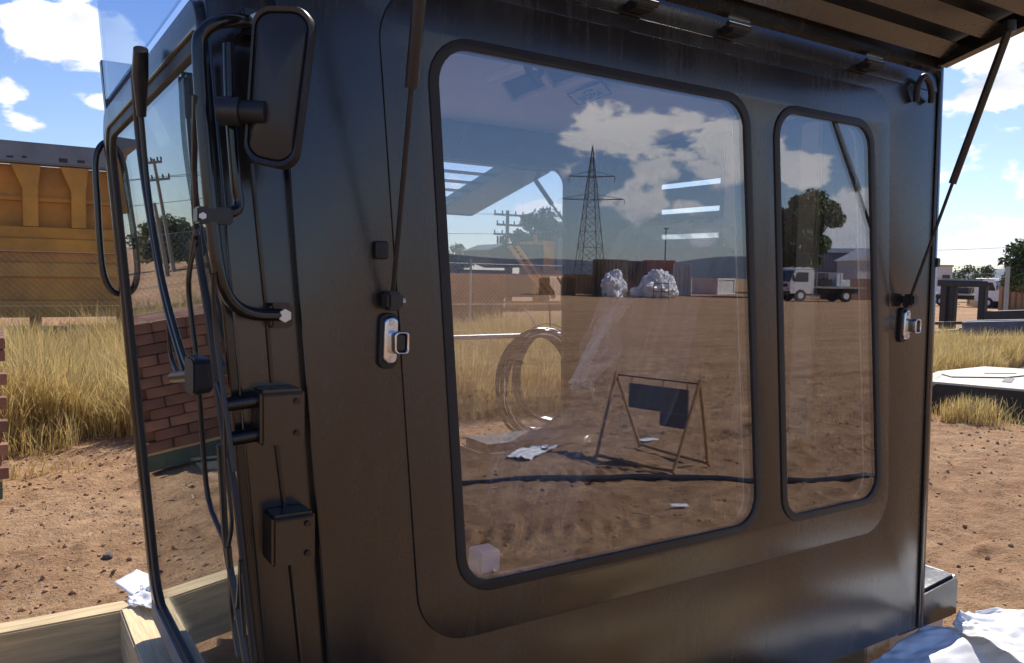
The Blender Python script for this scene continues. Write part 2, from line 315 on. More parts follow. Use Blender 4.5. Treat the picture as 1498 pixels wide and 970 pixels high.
class MB:
    def __init__(s): s.v = []; s.f = []
    def add(s, verts, faces):
        b = len(s.v); s.v += [tuple(map(float, p)) for p in verts]; s.f += [tuple(i + b for i in f) for f in faces]; return s
    def box(s, x0, x1, y0, y1, z0, z1):
        v = [(x0, y0, z0), (x1, y0, z0), (x1, y1, z0), (x0, y1, z0), (x0, y0, z1), (x1, y0, z1), (x1, y1, z1), (x0, y1, z1)]
        return s.add(v, [(3, 2, 1, 0), (4, 5, 6, 7), (0, 1, 5, 4), (1, 2, 6, 5), (2, 3, 7, 6), (3, 0, 4, 7)])
    def bar(s, a, b, w, h, up=(0, 0, 1)):                # rectangular bar between two points
        a = np.array(a, float); b = np.array(b, float); d = b - a; d /= np.linalg.norm(d)
        u = np.array(up, float); sx = np.cross(d, u)
        if np.linalg.norm(sx) < 1e-4: sx = np.cross(d, (1, 0, 0))
        sx /= np.linalg.norm(sx); sy = np.cross(sx, d)
        v = [p + sx * i * w / 2 + sy * j * h / 2 for p in (a, b) for i, j in ((-1, -1), (1, -1), (1, 1), (-1, 1))]
        return s.add(v, [(0, 1, 2, 3), (7, 6, 5, 4), (0, 4, 5, 1), (1, 5, 6, 2), (2, 6, 7, 3), (3, 7, 4, 0)])
    def tube(s, pts, r, n=10, cap=True):
        pts = [np.array(p, float) for p in pts]; rs = r if hasattr(r, '__len__') else [r] * len(pts)
        d0 = pts[1] - pts[0]; ref = np.array((0, 0, 1.0)) if abs(d0[2]) < .9 * np.linalg.norm(d0) else np.array((1.0, 0, 0))
        rings = []
        for i, p in enumerate(pts):
            d = pts[min(i + 1, len(pts) - 1)] - pts[max(i - 1, 0)]; d = d / (np.linalg.norm(d) + 1e-12)
            a = ref - d * (ref @ d); a /= (np.linalg.norm(a) + 1e-12); ref = a; b = np.cross(d, a)
            rings.append([p + rs[i] * (a * math.cos(t) + b * math.sin(t)) for t in [2 * math.pi * k / n for k in range(n)]])
        v = [q for rg in rings for q in rg]; f = []
        for i in range(len(pts) - 1):
            for k in range(n): f.append((i * n + k, i * n + (k + 1) % n, (i + 1) * n + (k + 1) % n, (i + 1) * n + k))
        if cap: f.append(tuple(range(n - 1, -1, -1))); f.append(tuple((len(pts) - 1) * n + k for k in range(n)))
        return s.add(v, f)
    def prism(s, poly, a, b):                            # poly: list of (p,q), a/b functions (p,q)->3d for the two ends
        n = len(poly); v = [a(*p) for p in poly] + [b(*p) for p in poly]
        f = [tuple(range(n - 1, -1, -1)), tuple(range(n, 2 * n))] + [(i, (i + 1) % n, n + (i + 1) % n, n + i) for i in range(n)]
        return s.add(v, f)
    def build(s, name, m, parent=None, origin=None, bevel=0.0, smooth=False, seg=2):
        me = bpy.data.meshes.new(name); me.from_pydata(s.v, [], s.f); me.validate()
        bm = bmesh.new(); bm.from_mesh(me); bmesh.ops.recalc_face_normals(bm, faces=bm.faces)
        if bevel: bmesh.ops.bevel(bm, geom=[e for e in bm.edges if len(e.link_faces) == 2 and e.calc_face_angle(0) > .5], offset=bevel, segments=seg, affect='EDGES', clamp_overlap=True)
        bm.to_mesh(me); bm.free()
        o = link_mesh(name, me, m, parent, origin)
        if smooth or bevel:
            me.polygons.foreach_set('use_smooth', [True] * len(me.polygons)); me.set_sharp_from_angle(angle=rad(38)); me.update()
        return o
def smooth_path(pts, n=8, closed=False):
    P = [np.array(p, float) for p in pts]; out = []
    for i in range(len(P) - 1):
        p0 = P[i - 1] if i > 0 else P[i] * 2 - P[i + 1]; p1 = P[i]; p2 = P[i + 1]; p3 = P[i + 2] if i + 2 < len(P) else P[i + 1] * 2 - P[i]
        for k in range(n):
            t = k / n; out.append(.5 * ((2 * p1) + (p2 - p0) * t + (2 * p0 - 5 * p1 + 4 * p2 - p3) * t * t + (3 * p1 - p0 - 3 * p2 + p3) * t ** 3))
    out.append(P[-1]); return out
def rounded(poly, r, n=7):                               # rounded polygon, ccw list of 2d points
    P = [np.array(p, float) for p in poly]; out = []
    for i, p in enumerate(P):
        a = P[i - 1] - p; b = P[(i + 1) % len(P)] - p; la = np.linalg.norm(a); lb = np.linalg.norm(b); a /= la; b /= lb
        rr = r[i] if hasattr(r, '__len__') else r
        if rr <= 0: out.append(tuple(p)); continue
        ang = math.acos(max(-1, min(1, a @ b))); t = min(rr / math.tan(ang / 2), la * .48, lb * .48); r2 = t * math.tan(ang / 2)
        c = p + (a + b) / np.linalg.norm(a + b) * (r2 / math.sin(ang / 2))
        s0 = p + a * t - c; s1 = p + b * t - c; a0 = math.atan2(s0[1], s0[0]); a1 = math.atan2(s1[1], s1[0]); da = (a1 - a0 + math.pi) % (2 * math.pi) - math.pi
        for k in range(n + 1): out.append(tuple(c + r2 * np.array((math.cos(a0 + da * k / n), math.sin(a0 + da * k / n)))))
    return out
def offset_poly(poly, d):                                # grow a convex ccw polygon by d
    P = [np.array(p, float) for p in poly]; n = len(P); out = []
    for i in range(n):
        e0 = P[i] - P[i - 1]; e1 = P[(i + 1) % n] - P[i]; n0 = np.array((e0[1], -e0[0])) / np.linalg.norm(e0); n1 = np.array((e1[1], -e1[0])) / np.linalg.norm(e1)
        b = n0 + n1; b /= (b @ n0); out.append(tuple(P[i] + b * d))
    return out
def plate(name, outer, holes, fn, t0, t1, m, parent=None, bevel=0.0, origin=None):
    """flat sheet with holes; fn(u, v, t) -> world point, t the depth through the sheet"""
    cu = bpy.data.curves.new('tmp', 'CURVE'); cu.dimensions = '2D'; cu.fill_mode = 'BOTH'
    for pl in [outer] + list(holes):
        sp = cu.splines.new('POLY'); sp.points.add(len(pl) - 1); sp.use_cyclic_u = True
        for q, p in zip(sp.points, pl): q.co = (p[0], p[1], 0, 1)
    half = abs(t1 - t0) / 2; cu.extrude = max(half - bevel, 0); cu.bevel_depth = bevel; cu.bevel_resolution = 2; cu.offset = -bevel
    ob = bpy.data.objects.new('tmp', cu); COL.objects.link(ob)
    dg = bpy.context.evaluated_depsgraph_get(); me = bpy.data.meshes.new_from_object(ob.evaluated_get(dg))
    bpy.data.objects.remove(ob); bpy.data.curves.remove(cu); me.name = name
    mid = (t0 + t1) / 2
    n = len(me.vertices); co = np.empty(n * 3); me.vertices.foreach_get('co', co); co = co.reshape(-1, 3)
    new = np.array([fn(c[0], c[1], mid + c[2]) for c in co]); me.vertices.foreach_set('co', new.ravel())
    bm = bmesh.new(); bm.from_mesh(me); bmesh.ops.remove_doubles(bm, verts=bm.verts, dist=1e-5); bmesh.ops.recalc_face_normals(bm, faces=bm.faces); bm.to_mesh(me); bm.free()
    o = link_mesh(name, me, m, parent, origin)
    me.polygons.foreach_set('use_smooth', [True] * len(me.polygons)); me.set_sharp_from_angle(angle=rad(32)); me.update()
    return o
def np_mesh(name, verts, faces, m, parent=None, origin=None, smooth=False):
    me = bpy.data.meshes.new(name); me.from_pydata(verts.tolist() if hasattr(verts, 'tolist') else verts, [], faces.tolist() if hasattr(faces, 'tolist') else faces)
    return link_mesh(name, me, m, parent, origin, smooth)
def copy_thing(root, loc, label, group=None):
    r = root.copy(); COL.objects.link(r); r.location = loc; r['label'] = label
    if group: r['group'] = group
    def rec(src, dst):
        for ch in src.children:
            c = ch.copy(); COL.objects.link(c); c.parent = dst; rec(ch, c)
    rec(root, r); return r

_perm = RNG.random((256, 256))
def vnoise(x, y, s, seed=0):
    x = x / s + seed * 17.3; y = y / s + seed * 9.1
    xi = np.floor(x).astype(int); yi = np.floor(y).astype(int); fx = x - xi; fy = y - yi
    fx = fx * fx * (3 - 2 * fx); fy = fy * fy * (3 - 2 * fy)
    g = lambda a, b: _perm[a % 256, b % 256]
    return (g(xi, yi) * (1 - fx) + g(xi + 1, yi) * fx) * (1 - fy) + (g(xi, yi + 1) * (1 - fx) + g(xi + 1, yi + 1) * fx) * fy - .5
#SECTION-GROUND
# ------------------------------------------------------------------ ground
def ground_height(x, y):
    h = .05 * vnoise(x, y, 2.2, 1) + .035 * vnoise(x, y, .6, 2) + .03 * vnoise(x, y, .22, 3) + .026 * vnoise(x, y, .085, 4)
    lump = np.clip(vnoise(x, y, .16, 5) - .22, 0, 1); h = h + lump * .11
    # wheel ruts pressed by lugged tyres
    for (y0, k, w, ang, ph) in ((-3.55, .17, .42, .9, 0), (-4.6, .10, .5, -.8, .4), (-5.9, -.05, .5, .8, .2), (-7.6, .06, .6, -.8, .1), (-2.45, .22, .3, .7, .5), (-10., -.03, .7, .8, .3), (-5.2, .30, .35, -.8, .7), (-6.7, -.22, .4, .8, .6), (6.0, .1, .4, .8, 0)):
        t = y - (y0 + k * (x - 3)) - .12 * np.sin(x * .7 + ph * 9); inside = np.clip((w / 2 - np.abs(t)) / .05, 0, 1)
        lug = np.clip(np.sin(2 * np.pi * (x + .55 * t * np.sign(ang)) / .125 + ph) * 3, -1, 1)
        h = h + inside * (lug * .015 - .010) * np.clip(vnoise(x, y, .7, 8) * 2.4 + .6, 0, 1)
    far = np.clip((np.hypot(x, y) - 25) / 60, 0, 1)
    return h * (1 - far) - .01
def graded(lo, hi, step, far, g=1.13):
    c = list(np.arange(lo, hi, step)); s = step; a = c[-1]
    while a < far: s *= g; a += s; c.append(a)
    s = step; a = c[0]; pre = []
    while a > -far: s *= g; a -= s; pre.append(a)
    return np.array(pre[::-1] + c)
gx = graded(-1.6, 11.0, .029, 4500); gy = graded(-8.0, 7.0, .029, 4500)
GX, GY = np.meshgrid(gx, gy); GZ = ground_height(GX, GY)
nx, ny = len(gx), len(gy)
idx = np.arange(nx * ny).reshape(ny, nx)
me = bpy.data.meshes.new('ground'); 
V = np.stack([GX, GY, GZ], -1).reshape(-1, 3)
F = np.stack([idx[:-1, :-1], idx[:-1, 1:], idx[1:, 1:], idx[1:, :-1]], -1).reshape(-1, 4)
me.vertices.add(len(V)); me.vertices.foreach_set('co', V.ravel())
me.loops.add(F.size); me.loops.foreach_set('vertex_index', F.ravel())
me.polygons.add(len(F)); me.polygons.foreach_set('loop_start', np.arange(len(F)) * 4); me.polygons.foreach_set('loop_total', np.full(len(F), 4))
me.update(); me.validate()
g = link_mesh('ground', me, 'dirt', smooth=True); setp(g, 'red brown dirt yard with clods and tyre tracks', 'ground', kind='structure')
def gh(x, y): return float(ground_height(np.array([x]), np.array([y]))[0])

def hills():
    v = []; f = []; n = 160
    prof = lambda t: 150 + 60 * math.sin(t * 5.2 + .5) + 34 * math.sin(t * 13 + 2) + 15 * math.sin(t * 31) + 9 * math.sin(t * 67)
    for i in range(n + 1):
        t = i / n; a = rad(58 + t * 110)               # azimuth from +y to +x, behind the photographer
        for j, (r, k) in enumerate(((2500, 0), (2850, .42), (3150, .75), (3400, 1.0), (3900, .6), (4300, 0))):
            rr = r + 90 * math.sin(t * 40 + j * 2)
            hgt = prof(t) * k * min(1, 4 * t + .05, 4 * (1 - t) + .05) + (14 * math.sin(t * 90 + j * 3) if 0 < k < 1 else 0)
            v.append((rr * math.sin(a), rr * math.cos(a), hgt - 2))
    for i in range(n):
        for j in range(5): f.append((i * 6 + j, (i + 1) * 6 + j, (i + 1) * 6 + j + 1, i * 6 + j + 1))
    o = np_mesh('hills', v, f, 'hill', smooth=True); setp(o, 'low bush covered mountain range on the horizon', 'hills', kind='structure')
hills()

def haze():
    m = bpy.data.materials.new('thin summer haze'); m.use_nodes = True; nt = m.node_tree; nt.nodes.clear()
    out = nt.nodes.new('ShaderNodeOutputMaterial'); v = nt.nodes.new('ShaderNodeVolumePrincipled')
    v.inputs['Color'].default_value = (.62, .74, .95, 1); v.inputs['Density'].default_value = .0001; v.inputs['Anisotropy'].default_value = .2
    nt.links.new(v.outputs[0], out.inputs['Volume'])
    o = MB().box(-4700, 4700, -4700, 4700, -4, 290).build('haze', None); o.data.materials.append(m); setp(o, 'thin pale haze filling the air over the yard', 'haze', kind='stuff')
haze()

def clods():
    v = []; f = []
    ico = bmesh.new(); bmesh.ops.create_icosphere(ico, subdivisions=1, radius=1); bv = np.array([x.co[:] for x in ico.verts]); bf = np.array([[q.index for q in x.verts] for x in ico.faces]); ico.free()
    pts = []
    for _ in range(5200): pts.append((RNG.uniform(-1.5, 3.0), RNG.uniform(1.9, 7.5)))
    for _ in range(4000): pts.append((RNG.uniform(3, 13), RNG.uniform(-1, 6)))
    for _ in range(3500): pts.append((RNG.uniform(1, 10), RNG.uniform(-9, -1.5)))
    for (x, y) in pts:
        if .3 < x < 2.9 and -.4 < y < 2.0: continue
        s = .004 + .016 * RNG.random() ** 3.5; q = bv * (1 + RNG.uniform(-.35, .35, (len(bv), 1))) * np.array([1, RNG.uniform(.6, 1), RNG.uniform(.5, .8)]) * s
        a = RNG.uniform(0, 6.3); R = np.array([[math.cos(a), -math.sin(a), 0], [math.sin(a), math.cos(a), 0], [0, 0, 1]])
        b = len(v) * len(bv); v.append(q @ R.T + np.array([x, y, gh(x, y) + s * .3])); f.append(bf + b)
    o = np_mesh('dirt_clods', np.concatenate(v), np.concatenate(f), 'clod'); setp(o, 'small dry clods and pebbles scattered on the dirt', 'clods', kind='stuff')
    v = []; f = []
    for _ in range(420):
        x, y = (RNG.uniform(-1, 3.4), RNG.uniform(1.9, 7)) if RNG.random() < .5 else (RNG.uniform(1, 9), RNG.uniform(-7, -1.5))
        if .2 < x < 2.9 and -.4 < y < 2.2: continue
        a = RNG.uniform(0, 6.3); l = RNG.uniform(.03, .14); d = np.array([math.cos(a), math.sin(a)]) * l; n = np.array([-d[1], d[0]]) / l * .0022
        z0 = gh(x, y) + .006; z1 = gh(x + d[0], y + d[1]) + .008; b = len(v)
        v += [(x - n[0], y - n[1], z0), (x + n[0], y + n[1], z0), (x + d[0], y + d[1], z1), (x + d[0] / 2, y + d[1] / 2, (z0 + z1) / 2 + .006)]; f += [(b, b + 1, b + 2), (b, b + 3, b + 2)]
    o = np_mesh('straw_bits', v, f, 'straw'); setp(o, 'loose straw stalks scattered over the dirt', 'straw', kind='stuff')
clods()

def grass(name, label, regions, m='grass'):
    vs = []; fs = []; base = 0
    for (n, fx, hmin, hmax) in regions:
        P = fx(n); n = len(P)
        cl = vnoise(P[:, 0], P[:, 1], .55, 11) + .5
        H = (hmin + (hmax - hmin) * RNG.random(n)) * (.45 + .9 * cl)
        a = RNG.uniform(0, 2 * np.pi, n); lean = RNG.uniform(.05, .75, n) * H; w = RNG.uniform(.0022, .0055, n)
        d = np.stack([np.cos(a), np.sin(a)], -1); nn = np.stack([-d[:, 1], d[:, 0]], -1)
        z = ground_height(P[:, 0], P[:, 1])
        def pt(t, k): return np.concatenate([P + d * (lean * t ** 2)[:, None] + nn * (w * k)[:, None], (z + H * t * (1 - .25 * t * (lean / H)))[:, None]], 1)
        v = np.stack([pt(0, 1), pt(0, -1), pt(.5, .9), pt(.5, -.9), pt(.8, .6), pt(.8, -.6), pt(1, 0)], 1)
        i = base + np.arange(n)[:, None] * 7
        q1 = np.concatenate([i, i + 1, i + 3, i + 2], 1); q2 = np.concatenate([i + 2, i + 3, i + 5, i + 4], 1); t3 = np.concatenate([i + 4, i + 5, i + 6], 1)
        vs.append(v.reshape(-1, 3)); fs += q1.tolist() + q2.tolist() + t3.tolist(); base += n * 7
    o = np_mesh(name, np.concatenate(vs), fs, m); setp(o, label, 'grass', kind='stuff')
def rect(x0, x1, y0, y1, edge=.5, pw=1.0):
    def fx(n):
        x = RNG.uniform(x0, x1, n); y = y0 + (y1 - y0) * RNG.random(n) ** pw
        keep = (vnoise(x, y, .8, 12) + (y - y0) / max(edge, .01) * .5) > -.15
        return np.stack([x, y], -1)[keep]
    return fx
#SECTION-CAB
# ------------------------------------------------------------------ the cab
cab = thing('machine_cab', (1.5, .72, .37), 'black steel operator cab with tinted windows standing on pine timbers', 'vehicle cab')
side = lambda u, v, t: (u, t, v)                      # sheet parallel to the long side, t = world y
FW = lambda z: .357 - (z - 1.653) * RAKE              # front edge of the side at height z
big = [(.866, .866), (1.806, .864), (1.685, 2.012), (.772, 2.012)]
small = [(1.938, .860), (2.380, .861), (2.238, 2.010), (1.824, 2.010)]
bigH = rounded(offset_poly(big, .012), .075); smallH = rounded(offset_poly(small, .012), .07)
doorL = lambda z: .477 + (1.677 - z) * .0815
ZT = 2.165
pillar = [(FW(.34) , .34), (doorL(.34) + .012, .34), (doorL(ZT) + .012, ZT), (FW(ZT), ZT)]
plate('front_pillar', pillar, [], side, .016, .07, 'paint', cab, bevel=.006)
panel = [(doorL(.34) , .34), (2.660, .36), (2.598, ZT), (doorL(ZT), ZT)]
plate('side_panel', panel, [bigH, smallH], side, 0.0, .05, 'paint', cab, bevel=.004)
raised = rounded([(.756, .747), (2.452, .745), (2.334, 2.128), (.640, 2.128)], [.13, .12, .10, .12], 10)
plate('door_panel', raised, [bigH, smallH], side, -.004, .0, 'paint', cab, bevel=.0018)
for nm, q, rr in (('big', big, .072), ('small', small, .066)):
    s = plate('window_seal', rounded(offset_poly(q, .022), rr + .022), [rounded(offset_poly(q, -.001), rr)], side, -.0075, .03, 'rubber', cab, bevel=.002)
    plate('side_window', rounded(offset_poly(q, .010), rr), [], side, -.002, .004, 'sideglass', cab)
# crease and weld lines of the pillar
MB().tube([on_side(368, 240, .014), on_side(389, 446, .014), on_side(398, 560, .014)], .004, 8).build('pillar_bead', 'paint2', cab)
MB().tube([on_side(403, 640, .014), on_side(418, 760, .014), on_side(440, 968, .014)], .004, 8).build('pillar_bead', 'paint2', cab)
# rear corner post and rear wall
def corner():
    v = []; f = []; n = 9; rows = [(.36, 2.660, .078), (1.3, 2.632, .065), (2.30, 2.597, .055)]
    for (z, x, r) in rows:
        for k in range(n):
            a = math.pi / 2 * k / (n - 1); v.append((x + .004 + r * math.sin(a), .006 + r * (1 - math.cos(a)), z))
    for i in range(2):
        for k in range(n - 1): f.append((i * n + k, i * n + k + 1, (i + 1) * n + k + 1, (i + 1) * n + k))
    me = bpy.data.meshes.new('corner_post'); me.from_pydata(v, [], f); o = link_mesh('corner_post', me, 'paint', cab, smooth=True)
    o.modifiers.new('thick', 'SOLIDIFY').thickness = -.012
corner()
MB().tube([(2.605, -.002, 2.29), (2.632, -.002, 1.3), (2.664, -.002, .36)], .0045, 6).build('corner_weld', 'zinc' if False else 'paint2', cab)
rearx = lambda z: 2.738 - (z - .37) * .044
rear = lambda u, v, t: (rearx(v) + t, u, v)
plate('rear_panel', [(.085, .36), (1.38, .36), (1.38, 2.30), (.06, 2.30)], [rounded([(.93, 1.32), (1.345, 1.32), (1.345, 2.04), (.93, 2.04)], .08)], rear, -.05, .0, 'paint', cab)
zc = [2.091 - .118 * k for k in range(7)]
for k in range(7):
    MB().box(rearx(zc[k]) + .03, rearx(zc[k]) + .036, .80, 1.5, zc[k] - .106, zc[k] - .010).build('rear_louvre', 'paint2', cab)
MB().box(rearx(2.05) + .02, rearx(2.05) + .04, .90, .945, 1.25, 2.07).build('louvre_rail', 'paint2', cab)
# far wall, its window, floor, roof
far = lambda u, v, t: (u, 1.45 + t, v)
farq = [(.74, .74), (2.19, .74), (2.165, 2.03), (.62, 2.03)]
plate('far_panel', [(FW(.34), .34), (2.72, .34), (2.64, 2.20), (FW(2.2), 2.20)], [rounded(farq, .09)], far, -.04, .0, 'paint', cab)
plate('far_window', rounded(offset_poly(farq, .008), .09), [], far, -.024, -.018, 'farglass', cab)
plate('far_window_seal', rounded(offset_poly(farq, .02), .1), [rounded(offset_poly(farq, -.022), .08)], far, -.055, -.03, 'rubber', cab, bevel=.005)
MB().box(.44, 2.68, .06, 1.40, .36, .42).build('cab_floor', 'greysteel', cab)
plate('near_bounce_trim', [(.60, .44), (2.62, .44), (2.56, 2.12), (.50, 2.12)], [rounded(offset_poly(big, .02), .08), rounded(offset_poly(small, .02), .08)], side, .052, .06, 'trim', cab)  # unseen cream lining, added to bounce sunlight up to the headliner
def roof():
    prof = [(.0, ZT)]; n = 8
    for k in range(n + 1):
        a = math.pi / 2 * k / n; prof.append((.16 - .16 * math.cos(a), ZT + .01 + .17 * math.sin(a)))
    for k in range(n + 1):
        a = math.pi / 2 * k / n; prof.append((1.29 + .16 * math.sin(a), ZT + .01 + .17 * math.cos(a)))
    prof.append((1.45, ZT)); v = []; f = []; m = len(prof)
    for x in (.80, 2.600): v += [(x, y, z) for y, z in prof]
    f = [(i, i + 1, m + i + 1, m + i) for i in range(m - 1)] + [tuple(range(m)), tuple(range(2 * m - 1, m - 1, -1))]
    MB().add(v, f).build('roof', 'paint', cab, smooth=True)
roof()
# headliner with two openings, seen from below
hz = 2.150
hole1 = [tuple(((EYE + pixdir(a, b) * ((hz - 1.55) / pixdir(a, b)[2]))[:2])) for a, b in ((733, 117), (752, 146), (802, 127), (783, 97))]
hole2 = [tuple(((EYE + pixdir(a, b) * ((hz - 1.55) / pixdir(a, b)[2]))[:2])) for a, b in ((790, 95), (811, 126), (862, 106), (836, 78))]
def ccw(q):
    s = sum(q[i - 1][0] * q[i][1] - q[i][0] * q[i - 1][1] for i in range(len(q))); return q if s > 0 else q[::-1]
flatc = lambda u, v, t: (u, v, t)
plate('headliner', [(.80, .052), (2.60, .052), (2.60, 1.405), (.80, 1.405)], [], flatc, hz + .012, hz + .03, 'headliner', cab)
hull = ccw([hole1[0], hole1[1], hole2[2], hole2[3]])
plate('roof_console', rounded(offset_poly(hull, .045), .03), [ccw(hole1), ccw(hole2)], flatc, hz - .012, hz + .012, 'headliner', cab, bevel=.003)
for q in (hole1, hole2): plate('console_opening', offset_poly(ccw(q), -.002), [], flatc, hz + .006, hz + .0105, 'darktrim', cab)
def sticker():
    c = [EYE + pixdir(a, b) * ((hz - 1.55) / pixdir(a, b)[2]) for a, b in ((832, 131), (847, 146), (893, 129), (880, 113))]
    q = [tuple(p[:2]) for p in c]
    st = plate('maker_sticker', ccw(q), [], flatc, hz - .016, hz - .0125, 'sticker', cab)
    plate('sticker_border', offset_poly(ccw(q), .006), [offset_poly(ccw(q), .001)], flatc, hz - .017, hz - .0125, 'ink', st)
    ex = (np.array(q[2]) - np.array(q[1])); L = np.linalg.norm(ex); ex /= L; ey = np.array(q[0]) - np.array(q[1]); H = np.linalg.norm(ey); ey /= H
    cu = bpy.data.curves.new('t', 'FONT'); cu.body = 'SIGMA'; cu.size = 1; cu.extrude = 0.0
    ob = bpy.data.objects.new('t', cu); COL.objects.link(ob); dg = bpy.context.evaluated_depsgraph_get()
    mt = bpy.data.meshes.new_from_object(ob.evaluated_get(dg)); bpy.data.objects.remove(ob); bpy.data.curves.remove(cu)
    co = np.empty(len(mt.vertices) * 3); mt.vertices.foreach_get('co', co); co = co.reshape(-1, 3)
    co[:, :2] -= co[:, :2].min(0); co[:, 0] /= co[:, 0].max(); co[:, 1] /= co[:, 1].max()
    P = np.array(q[1])[None] + ex[None] * ((.15 + .7 * co[:, :1]) * L) + ey[None] * ((.14 + .42 * co[:, 1:2]) * H)
    mt.vertices.foreach_set('co', np.concatenate([P, np.full((len(P), 1), hz - .0185)], 1).ravel()); mt.name = 'sticker_lettering'
    link_mesh('sticker_lettering', mt, 'ink', st)
    pts = [np.array([*(np.array(q[1]) + ex * (.38 + .3 * t) * L + ey * (.72 + .1 * math.sin(t * math.pi)) * H), hz - .018]) for t in np.linspace(0, 1, 8)]
    MB().tube(pts, .0022, 6).build('sticker_swoosh', 'ink', st)
sticker()
# hook hanging under the window head
h0 = on_side(782, 96, .09)
MB().tube(smooth_path([h0 + (-.02, 0, .05), h0 + (-.022, 0, 0), h0 + (0, 0, -.028), h0 + (.022, 0, 0), h0 + (.02, 0, .05)]), .009, 8).build('coat_hook', 'blackplastic', cab, smooth=True)
# interior trim at the rear, seat with its plastic cover
for (y0, y1, z0, z1, m) in ((.435, .525, .95, 2.14, 'trim'), (.77, .90, .9, 2.14, 'trim'), (.91, .925, 1.0, 2.1, 'darktrim'), (.62, .66, .9, 2.1, 'darktrim'), (.1, .40, .42, 1.02, 'darktrim'), (.53, .77, .42, .95, 'trim')):
    MB().box(2.60, 2.63, y0, y1, z0, z1).build('rear_trim', m, cab, bevel=.008)
MB().box(.47, .80, .3, 1.2, .42, .95).build('dash_console', 'darktrim', cab, bevel=.05)
MB().box(1.5, 2.2, .98, 1.2, .42, .92).build('side_console', 'darktrim', cab, bevel=.03)
def seat():
    b = rounded([(2.06, .80), (2.24, .80), (2.30, 1.45), (2.26, 1.66), (2.16, 1.66), (2.10, 1.30)], .05, 5)
    s = MB().prism(b, lambda u, v: (u, .48, v), lambda u, v: (u, .94, v)).build('seat_backrest', 'seat', cab, bevel=.03, seg=3)
    c = rounded([(1.60, .72), (2.16, .70), (2.16, .84), (1.62, .90), (1.56, .84)], .04, 5)
    MB().prism(c, lambda u, v: (u, .47, v), lambda u, v: (u, .95, v)).build('seat_cushion', 'seat', cab, bevel=.03, seg=3)
    MB().box(1.75, 2.1, .55, .87, .42, .70).build('seat_pedestal', 'darktrim', cab, bevel=.02)
    # bag of clear film over the seat
    n, m = 40, 30; v = []; f = []
    prof = smooth_path([(1.48, .62), (1.53, .9), (1.66, .98), (1.85, 1.02), (1.98, 1.3), (2.08, 1.68), (2.2, 1.74), (2.32, 1.62), (2.35, 1.2), (2.33, .8)], 5)
    for i, p in enumerate(prof):
        for j in range(m):
            t = j / (m - 1); wr = .014 * math.sin(j * 2.1 + i * .25) + .011 * math.sin(i * 1.1 + j * .8) + RNG.uniform(-.003, .003)
            v.append((p[0] + wr, .44 + .54 * t, p[1] + wr))
    n = len(prof)
    for i in range(n - 1):
        for j in range(m - 1): f.append((i * m + j, i * m + j + 1, (i + 1) * m + j + 1, (i + 1) * m + j))
    np_mesh('seat_cover', v, f, 'film', cab, smooth=True)
    # loose fold of film pulled towards the front
    a = [on_side(905, 432, .55), on_side(880, 450, .5), on_side(860, 490, .5), on_side(845, 530, .5), on_side(836, 565, .5)]
    b = [on_side(918, 436, .6), on_side(905, 470, .58), on_side(893, 500, .58), on_side(878, 540, .58), on_side(868, 575, .58)]
    A = smooth_path(a, 6); B = smooth_path(b, 6); v = []; f = []; m = 28
    for i in range(len(A)):
        for j in range(m):
            t = j / (m - 1); p = A[i] * (1 - t) + B[i] * t; e = .03 * math.sin(i * .55) * (t - .3); v.append(p + np.array([e + .012 * math.sin(t * 23 + i * .35), .035 * math.sin(t * 9 + i * .22) + .012 * math.sin(t * 31 + i * .4), .012 * math.sin(t * 17 + i * .5)]))
    for i in range(len(A) - 1):
        for j in range(m - 1): f.append((i * m + j, i * m + j + 1, (i + 1) * m + j + 1, (i + 1) * m + j))
    o = np_mesh('seat_cover_fold', v, f, 'film2', cab, smooth=True)
seat()
# small white carton on the sill inside
bx = on_side(712, 842, .06)
MB().box(bx[0] - .028, bx[0] + .028, .045, .10, .858, .912).build('sill_carton', 'paper', cab, bevel=.004)
# ---- hatch (louvred guard) propped up over the side, and its twin on the far side
def hatch(sgn, y0, z0, slope, x0, x1, depth, pitch, nm, endw, tilt, lw, back=False):
    P = lambda x, s, h: (x, y0 - sgn * s * math.cos(slope), z0 + s * math.sin(slope) + h)
    root = MB(); root.bar(P(x0, 0.02, 0), P(x1, .02, 0), .04, .05).build(nm, 'paint2', cab, bevel=.004)
    h = [o for o in bpy.data.objects if o.name.startswith(nm) and o.parent == cab][-1]
    MB().bar(P(x0, depth, 0), P(x1, depth, 0), .04, .05).build('hatch_frame', 'paint2', h, bevel=.004)
    for xe in (x0 + endw / 2, x1 - endw / 2): MB().bar(P(xe, .04, .0), P(xe, depth - .02, .0), endw, .05).build('hatch_frame', 'paint2', h, bevel=.004)
    s = .09; k = 0
    while s < depth - .05:
        a = P(x0 + endw, s, 0); b = P(x1 - endw, s, 0); d = np.array([0, -sgn * math.cos(slope + tilt), math.sin(slope + tilt)])
        n = np.array([0, d[2], -d[1]]) * .002; v = []
        for p in (a, b):
            for q, r in ((-lw / 2, -1), (lw / 2, -1), (lw / 2, 1), (-lw / 2, 1)): v.append(np.array(p) + d * q + n * r)
        MB().add(v, [(3, 2, 1, 0), (4, 5, 6, 7), (0, 1, 5, 4), (1, 2, 6, 5), (2, 3, 7, 6), (3, 0, 4, 7)]).build('hatch_louvre', 'paint', h)
        s += pitch; k += 1
    if back: MB().bar(P((x0 + x1) / 2, .03, .045), P((x0 + x1) / 2, depth, .045), x1 - x0 - .02, .012).build('hatch_skin', 'rubber', h)
    return h, P
hA, PA = hatch(1, -.035, 2.222, rad(15), .40, 2.500, .80, .122, 'side_hatch', .045, rad(14), .062, True)
hB, PB = hatch(-1, 1.46, 2.04, rad(-13), .60, 2.13, .75, .12, 'far_hatch', .22, rad(0), .03)
